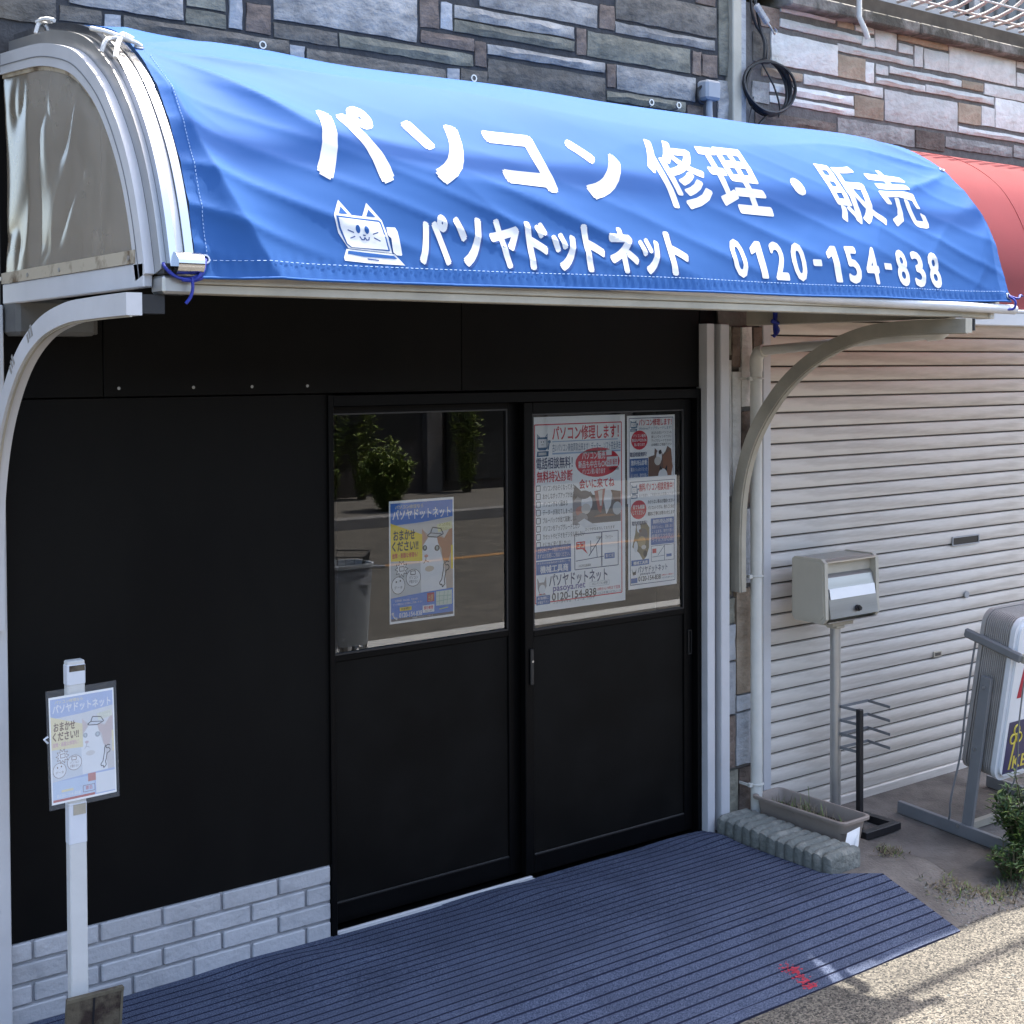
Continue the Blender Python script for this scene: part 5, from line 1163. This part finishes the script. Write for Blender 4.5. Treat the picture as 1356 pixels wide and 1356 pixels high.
def poster_b(p,fade=0.):
    def F(c): return tuple(a*(1-fade)+b*fade for a,b in zip(c,(.74,.78,.83)))
    bl=F((.07,.20,.58)); 
    p.rect(F(CRM),2,2,98,98,.0); p.rect(F((.55,.57,.58)),2,22,48,60,.4)
    p.poly(bl,[(2,98),(98,98),(98,84),(50,81),(2,80)],1)
    p.text(F(YEL) if fade else (.62,.6,.42),'パソコン修理なら',9,93.2,52,96.3,2,.012); p.text(WHT,'パソヤドットネット',5,84,95,92.5,2,.026)
    # cat portrait
    p.poly(F((.50,.40,.33)),[(48,22),(48,62),(52,74),(60,70),(76,71),(86,66),(98,76),(98,22)],.8)
    p.poly(WHT,[(52,62),(62,70),(74,68),(76,60),(84,44),(88,22),(48,22),(47,52)],1.2)
    p.poly(F((.45,.19,.09)),[(72,70),(84,66),(97,77),(97,58),(90,46),(82,48),(80,58),(75,62)],1.5); p.poly(F((.55,.3,.2)),[(49,60),(50,76),(58,68)],1.5)
    p.ell(F(BLK),54,59.5,3.4,2.3,2.2); p.ell(F(BLK),73,58.5,4,2.5,2.2); p.ell(F((.35,.42,.4)),54,59.7,1.6,1.5,2.5,10); p.ell(F((.35,.42,.4)),73,58.7,1.9,1.6,2.5,10)
    p.ell(F(PNK),56,52.8,3,1.3,2.2); p.line(F(DBR),[(56,52),(55,49),(52,46.8)],.9,2.3); p.line(F(DBR),[(55,49),(60,47.6)],.8,2.3); p.ell(F((.6,.5,.38)),61,42,7,2.4,1.8)
    p.poly(WHT,[(49,22),(48,34),(56,38),(70,39),(86,30),(87,22)],1.9)
    # cap, wrench
    p.poly(F(LGR),[(58,72),(66,76),(82,73),(84,69),(74,67.5),(60,69)],2.6); p.line(BLK if not fade else DGR,[(58,69.5),(63,71.5),(66,76),(79,74.5),(83,70),(73,67.5),(60,68.5),(58,69.5)],1.3,3); p.line(BLK if not fade else DGR,[(63,71.5),(80,70)],1.0,3)
    p.line(BLK if not fade else DGR,[(92,46),(88,47),(85,45),(87,43.5),(89.5,44),(92,42),(91,40),(87,39),(84,31),(85,28),(81,25.5),(80,28),(77.5,27.5),(76.5,29.5),(80,32),(83,41),(83,44),(85,47)],1.3,3)
    # yellow call-out
    p.poly(F(YEL),[(2,82),(50,71),(50,49),(2,51)],1.6); k2=BLK if not fade else (.25,.18,.14)
    p.text(k2,'おまかせ',6,67.5,39,76,3,.034); p.text(k2,'ください!!',4,58.5,44,67,3,.034); p.text(F(RED),'故障・高額な修理も！',4,53,43,57.3,3,.02)
    p.rect(F(YEL),95,40,98,60,2); p.poly(F((.75,.72,.4)),[(73,78),(96,80),(97,74),(75,71.5)],2.7);p.text(F((.35,.3,.05)),'ネコの手も',76,76,94,79,3,.0);p.text(F((.35,.3,.05)),'借りたい',78,72.5,93,75.5,3,.0)
    # bubbles
    import_pts=[(18+ (10 if i%2==0 else 6)*math.cos(2*PI*i/20),44+(7 if i%2==0 else 4)*math.sin(2*PI*i/20)) for i in range(20)]
    p.poly(WHT,import_pts,2);p.line(k2,import_pts+import_pts[:1],.7,2.6)
    for (u,v,ru,rv) in ((13,31,10,7),(36,36,11,7)):
        p.ell(WHT,u,v,ru,rv,2.1);q=ell(u,v,ru,rv,20);p.line(k2,q+q[:1],.7,2.7)
    p.text(k2,'パソコン',29,35,43,37.6,3,.0);p.text(k2,'が動かない',29,31.5,43,34.4,3,.0);p.text(k2,'データ',7,28,19,30.6,3,.0);p.frame(k2,32,38.6,39,41.6,.9,3);p.ell(k2,10,34,1,.9,3,8);p.ell(k2,16,34.6,1,.9,3,8);p.frame(k2,15,42.5,22,46,.8,3)
    # footer
    p.poly(bl,[(2,2),(98,2),(98,24),(50,23),(2,21)],2.2)
    if not fade:
        p.text(WHT,'出張修理、持込修理、宅配修理',8,17.5,42,19.3,3,.0);p.text(WHT,'データ復旧などお気軽にご相談ください',5,14.8,50,16.6,3,.0)
        p.rect(F(YEL),15,9.8,33,12.8,3);p.text(k2,'お気軽に',17,10.3,31,12.4,4,.02)
        p.text(WHT,'0120-154-838',14,4.4,49,8.4,3,.02);p.line(WHT,[(4,8.4),(6,5.4),(10,3.8)],1.8,3);p.ell(WHT,4.4,8.2,1.6,1.2,3,8);p.ell(WHT,9.8,4,1.6,1.2,3,8)
        p.rect(F(DRED),57,14.5,68,22,3);p.text((.6,.4,.2),'出張',58.5,15,66.5,20.5,4,.01);p.rect((.60,.68,.58),71,10.5,96,22.4,3)
        for q in ([(76,11),(76,22)],[(82,11),(84,22)],[(72,14),(95,15)],[(72,18.5),(95,18)],[(88,11),(90,22)]): p.line((.35,.5,.4),q,.8,4)
        p.rect(WHT,50,6,68,12,3);p.text(RED,'即日修理',52,8.4,66,11.4,4,.03);p.text(BLK,'対応します',53,6.5,65,8,4,.0);p.line((.45,.6,.15),[(76,7.4),(90,8.2)],1.2,3);p.text(WHT,'古物商 パソヤドットネット',34,2.4,66,3.8,3,.0)
        p.rect((.10,.10,.12),2,2,98,4.1,2.6)
    else:
        p.rect(F((.35,.5,.72)),2,4,66,21,2.5);p.rect((.5,.18,.16),2,2,66,4.2,2.8);p.rect((.55,.27,.24),56,15.5,68,23,3);p.rect(F(YEL),15,10.3,33,12.4,3);p.rect(WHT,68,3,98,22,2.6);p.frame((.25,.15,.15),48,6.4,66,12.4,.7,3);p.text((.6,.2,.2),'即日',52,8,62,11.6,4,.02);p.text(WHT,'0120-154-838',8,5.6,44,8.6,3,.02)
def poster(name,label,x0,x1,z0,z1,y,fn,tiltz=0):
    t=thing(name,label,'poster',((x0+x1)/2,y,z0),'posters in the door glass')
    sheet_of(t,x0,x1,z0,z1,y); p=Print(x0,x1,z0,z1,y); fn(p); p.build(t); return t
poster('poster','blue and yellow cat poster in the left door glass',2.675,2.957,1.035,1.476,.0785,poster_b)
poster('poster','large white repair poster with red headline in the right door glass',3.286,3.768,1.014,1.762,.0365,big_poster)
poster('poster','small white poster with brown cats at the top right of the right door glass',3.781,4.046,1.40,1.755,.0378,poster_c)
poster('poster','small white poster with map, lower right, overlapping the cat poster above it',3.784,4.054,1.052,1.505,.0362,poster_d)

# ------------------------------------------------------------------ stake sign at the left
t=thing('sign_stake','white painted stake wrapped with tape in front of the black wall','stake',(1.415,-.23,-.02))
MB().box(1.391,1.441,-.25,-.218,-.01,1.125,bev=.003).build('stake',M['pole'],t)
MB().box(1.3895,1.4425,-.2515,-.2165,1.055,1.115,bev=.003).build('tape_wrap',M['tape'],t)
MB().box(1.390,1.442,-.251,-.217,.60,.72,bev=.003).build('tape_wrap',M['tape'],t)
MB().box(1.395,1.440,-.2522,-.2512,1.095,1.112).build('wood_patch',M['rust'],t)
MB().box(1.402,1.438,-.2526,-.2512,.685,.715).build('clip_plate',M['alu_dull'],t)
t=thing('laminated_poster','faded laminated cat poster fixed to the white stake','poster',(1.43,-.26,.72))
def lam():
    m=bpy.data.materials.new('laminate');m.use_nodes=True;tt=m.node_tree;N=tt.nodes;L=tt.links;b=N['Principled BSDF'];b.inputs['Base Color'].default_value=(.8,.82,.84,1);b.inputs['Roughness'].default_value=.12
    n=N.new('ShaderNodeTexNoise');n.inputs['Scale'].default_value=60;bp=N.new('ShaderNodeBump');bp.inputs['Strength'].default_value=.5;bp.inputs['Distance'].default_value=.004
    tcx=N.new('ShaderNodeTexCoord');L.new(tcx.outputs['Object'],n.inputs['Vector']);L.new(n.outputs[0],bp.inputs['Height']);L.new(bp.outputs[0],b.inputs['Normal'])
    tr=N.new('ShaderNodeBsdfTransparent');mx=N.new('ShaderNodeMixShader');mx.inputs[0].default_value=.06;L.new(tr.outputs[0],mx.inputs[1]);L.new(b.outputs[0],mx.inputs[2]);L.new(mx.outputs[0],N['Material Output'].inputs[0]);return m
M['laminate']=lam()
T=Matrix.Translation((1.43,-.2555,.885))@Matrix.Rotation(R(-1.2),4,'Y')
def T2(m_): return m_
mb=MB(); mb.box(-.102,.102,-.0032,-.0026,-.170,.168,T=T); mb.build('laminate_pouch',M['laminate'],t)
MB().box(-.094,.094,-.0020,-.0010,-.156,.148,T=T).build('sheet',M['paper'],t)
p=Print(-.094,.094,-.156,.148,-.0020,T); 
# keep the ink between sheet and pouch
pt0=p.pt
def pt1(u,v,k,p=p):
    x0,x1,z0,z1,y=p.b; return tuple(T@Vector((x0+(x1-x0)*u/100,y-.00010*(k+.5),z0+(z1-z0)*v/100)))
p.pt=pt1; poster_b(p,.55); p.build(t)
MB().tube([T@Vector((-.098,-.001,.04)),T@Vector((-.109,.002,.033)),T@Vector((-.098,.004,.02))],.003,5).build('tape_tab',M['tape'],t)
t=thing('base_plate','rusty dark steel plate standing at the foot of the white stake','plate',(1.43,-.29,-.01))
T=Matrix.Translation((1.432,-.285,0))@Matrix.Rotation(R(6),4,'X')@Matrix.Rotation(R(1.5),4,'Y')
MB().box(-.082,.084,-.008,.004,.012,.19,bev=.003,T=T).build('plate',M['rust'],t)
MB().box(-.006,0.0,-.0095,-.0082,.014,.18,T=T).build('weld_seam',M['black_paint'],t)
MB().box(-.082,.084,-.010,-.0083,.178,.188,T=T).box(.076,.083,-.010,-.0083,.014,.177,T=T).build('raised_rim',mat('rim_steel',(.15,.13,.09),.7,.2,var=.3,vs=20),t)
MB().box(-.07,.11,-.06,.09,.0,.012,bev=.002,T=Matrix.Translation((1.432,-.25,.0125))).build('foot',M['rust'],t)

# ------------------------------------------------------------------ far side of the street (mirrored in the glass)
t=thing('street_building','dark brown shopfront across the street, mirrored in the door glass','building',(10,-15,-.06))
mb=MB().box(-20,40,-18,-14.6,-.3,4.2).build('wall',M['opp_wall'],t)
for i in range(24):
    x=-12+i*2.05; MB().box(x,x+.30,-14.6,-14.45,-.065,3.9,bev=.01).build('pier',M['opp_wall2'],t)
    if i%3!=1: MB().box(x+.45,x+1.9,-14.6,-14.55,.1+.7*(i%2),2.4).build('window',M['dark_glass'],t)
    else: MB().box(x+.45,x+1.9,-14.6,-14.54,-.06,2.5,bev=.01).build('shutter',M['opp_wall2'],t)
sh=[(10.62,-12.5,.42,.38,1.08,80,80,.10,.035,'round sunlit shrub on the far pavement',21),(11.2,-14.2,.35,.2,2.1,40,40,.10,.04,'tall leafy climber on the dark wall across the street',22),(13.2,-14.2,.35,.2,2.4,46,44,.10,.04,'climbing plant beside the far grey pier',23),(10.75,-14.25,.3,.2,1.9,24,30,.10,.04,'sparse leafy climber across the street',24)]
for x,y,rx,ry,h,a,b,L_,w_,lb,sd in sh: bushy('street_shrub',lb,'shrub',(x,y),rx,ry,h,a,b,L_,w_,'plants across the street',[M['leaf_far'],M['leaf2']],sd,-.065)
# bicycle by the kerb, out of direct view, mirrored in the left door
bk=thing('bicycle','city bicycle with a grey box in its front basket, mirrored in the left door glass','bicycle',(4.1,-2.55,-.17))
def ring(cx,cy,cz,r,rr,nm,m,ax,par=bk):
    return MB().tube([(cx+ax[0]*r*math.cos(a),cy+ax[1]*r*math.cos(a),cz+r*math.sin(a)) for a in (2*PI*k/36 for k in range(36))],rr,8,closed=True).build(nm,m,par,smooth=60)
gb=gz(4,-2.5); d=(.62,-.784)
for (cx,cy) in ((3.93,-2.50),(3.93+.62*1.08,-2.50-.784*1.08)):
    ty=ring(cx,cy,gb+.335,.32,.016,'tyre',M['black_rubber'],d)
    ring(cx,cy,gb+.335,.302,.008,'rim',M['alu'],d,ty)
    mb=MB()
    for k in range(20):
        a=2*PI*k/20; mb.tube([(cx,cy,gb+.335),(cx+d[0]*.30*math.cos(a),cy+d[1]*.30*math.cos(a),gb+.335+.30*math.sin(a))],.0018,4)
    mb.build('spokes',M['steel'],ty); MB().sphere((cx,cy,gb+.335),.03).build('hub',M['alu'],ty,smooth=180)
D_=Vector((.62,-.784,0)); fw=Vector((3.93,-2.50,gb+.335)); rw=fw+D_*1.08; bb=fw+D_*.6+Vector((0,0,-.045)); hd=fw+D_*.16+Vector((0,0,.525)); st_=fw+D_*.72+Vector((0,0,.415))
mb=MB()
for a,b,r in ((hd,fw,.012),(hd,bb,.018),(bb,st_,.016),(bb,rw,.010),(st_,rw,.009)): mb.tube([a,b],r,8)
mb.build('frame',M['white_alu'],bk,smooth=60)
mb=MB(); s_=Vector((.784,.62,0)); mb.tube([hd+Vector((.02,-.025,.12))+s_*q for q in (-.27,-.12,.12,.27)],.011,8); mb.tube([hd,hd+Vector((.02,-.025,.12))],.012,8); mb.build('handlebar',M['steel'],bk,smooth=60)
MB().sphere(st_+Vector((0,0,.06)),.12,12,8,sc3=(1.0,.8,.35)).build('saddle',M['black_rubber'],bk,smooth=180)
mb=MB(); cb=fw+Vector((-.02,.03,.52))
def brect_(z,h): return []
def brect(z,h): return [cb+D_*a*h+s_*b*h+Vector((0,0,z)) for a,b in ((-.15,-.19),(.15,-.19),(.15,.19),(-.15,.19))]
for z,h in ((0,.8),(.08,.87),(.16,.94),(.23,1.0)): mb.tube(brect(z,h),.004,5,closed=True)
for (A,B) in zip(brect(0,.8),brect(.23,1.)): mb.tube([A,B],.004,5)
for e in range(4):
    a0,a1=brect(0,.8)[e],brect(0,.8)[(e+1)%4]; b0,b1=brect(.23,1)[e],brect(.23,1)[(e+1)%4]
    for k in range(1,8): mb.tube([a0.lerp(a1,k/8),b0.lerp(b1,k/8)],.002,4)
mb.build('wire_basket',M['black_paint'],bk)
gx=thing('storage_bin','tall grey plastic bin hung on the bicycle basket, mirrored in the left glass','bin',(3.88,-2.38,.38))
def bring(z,h,cx=3.89,cy=-2.36):
    P=[]
    for k in range(20):
        a=2*PI*k/20; c_,s_2=math.cos(a),math.sin(a); e=.45
        P.append((cx+h*.165*math.copysign(abs(c_)**e,c_),cy+h*.12*math.copysign(abs(s_2)**e,s_2),z))
    return P
rs=[bring(.44,.84),bring(.86,1.),bring(.865,1.05),bring(.885,1.05),bring(.885,.98),bring(.80,.96)]
vs=sum(rs,[]); fs=[tuple(range(20))]+[(j*20+k,j*20+(k+1)%20,(j+1)*20+(k+1)%20,(j+1)*20+k) for j in range(5) for k in range(20)]
MB().add(vs,fs).build('bin_body',M['bin_grey'],gx,smooth=40)
MB().box(3.79,3.86,-2.247,-2.243,.80,.86).build('tape_patch',M['tape'],gx)
MB().box(3.95,4.02,-2.247,-2.243,.77,.86).build('tape_patch',M['tape'],gx)
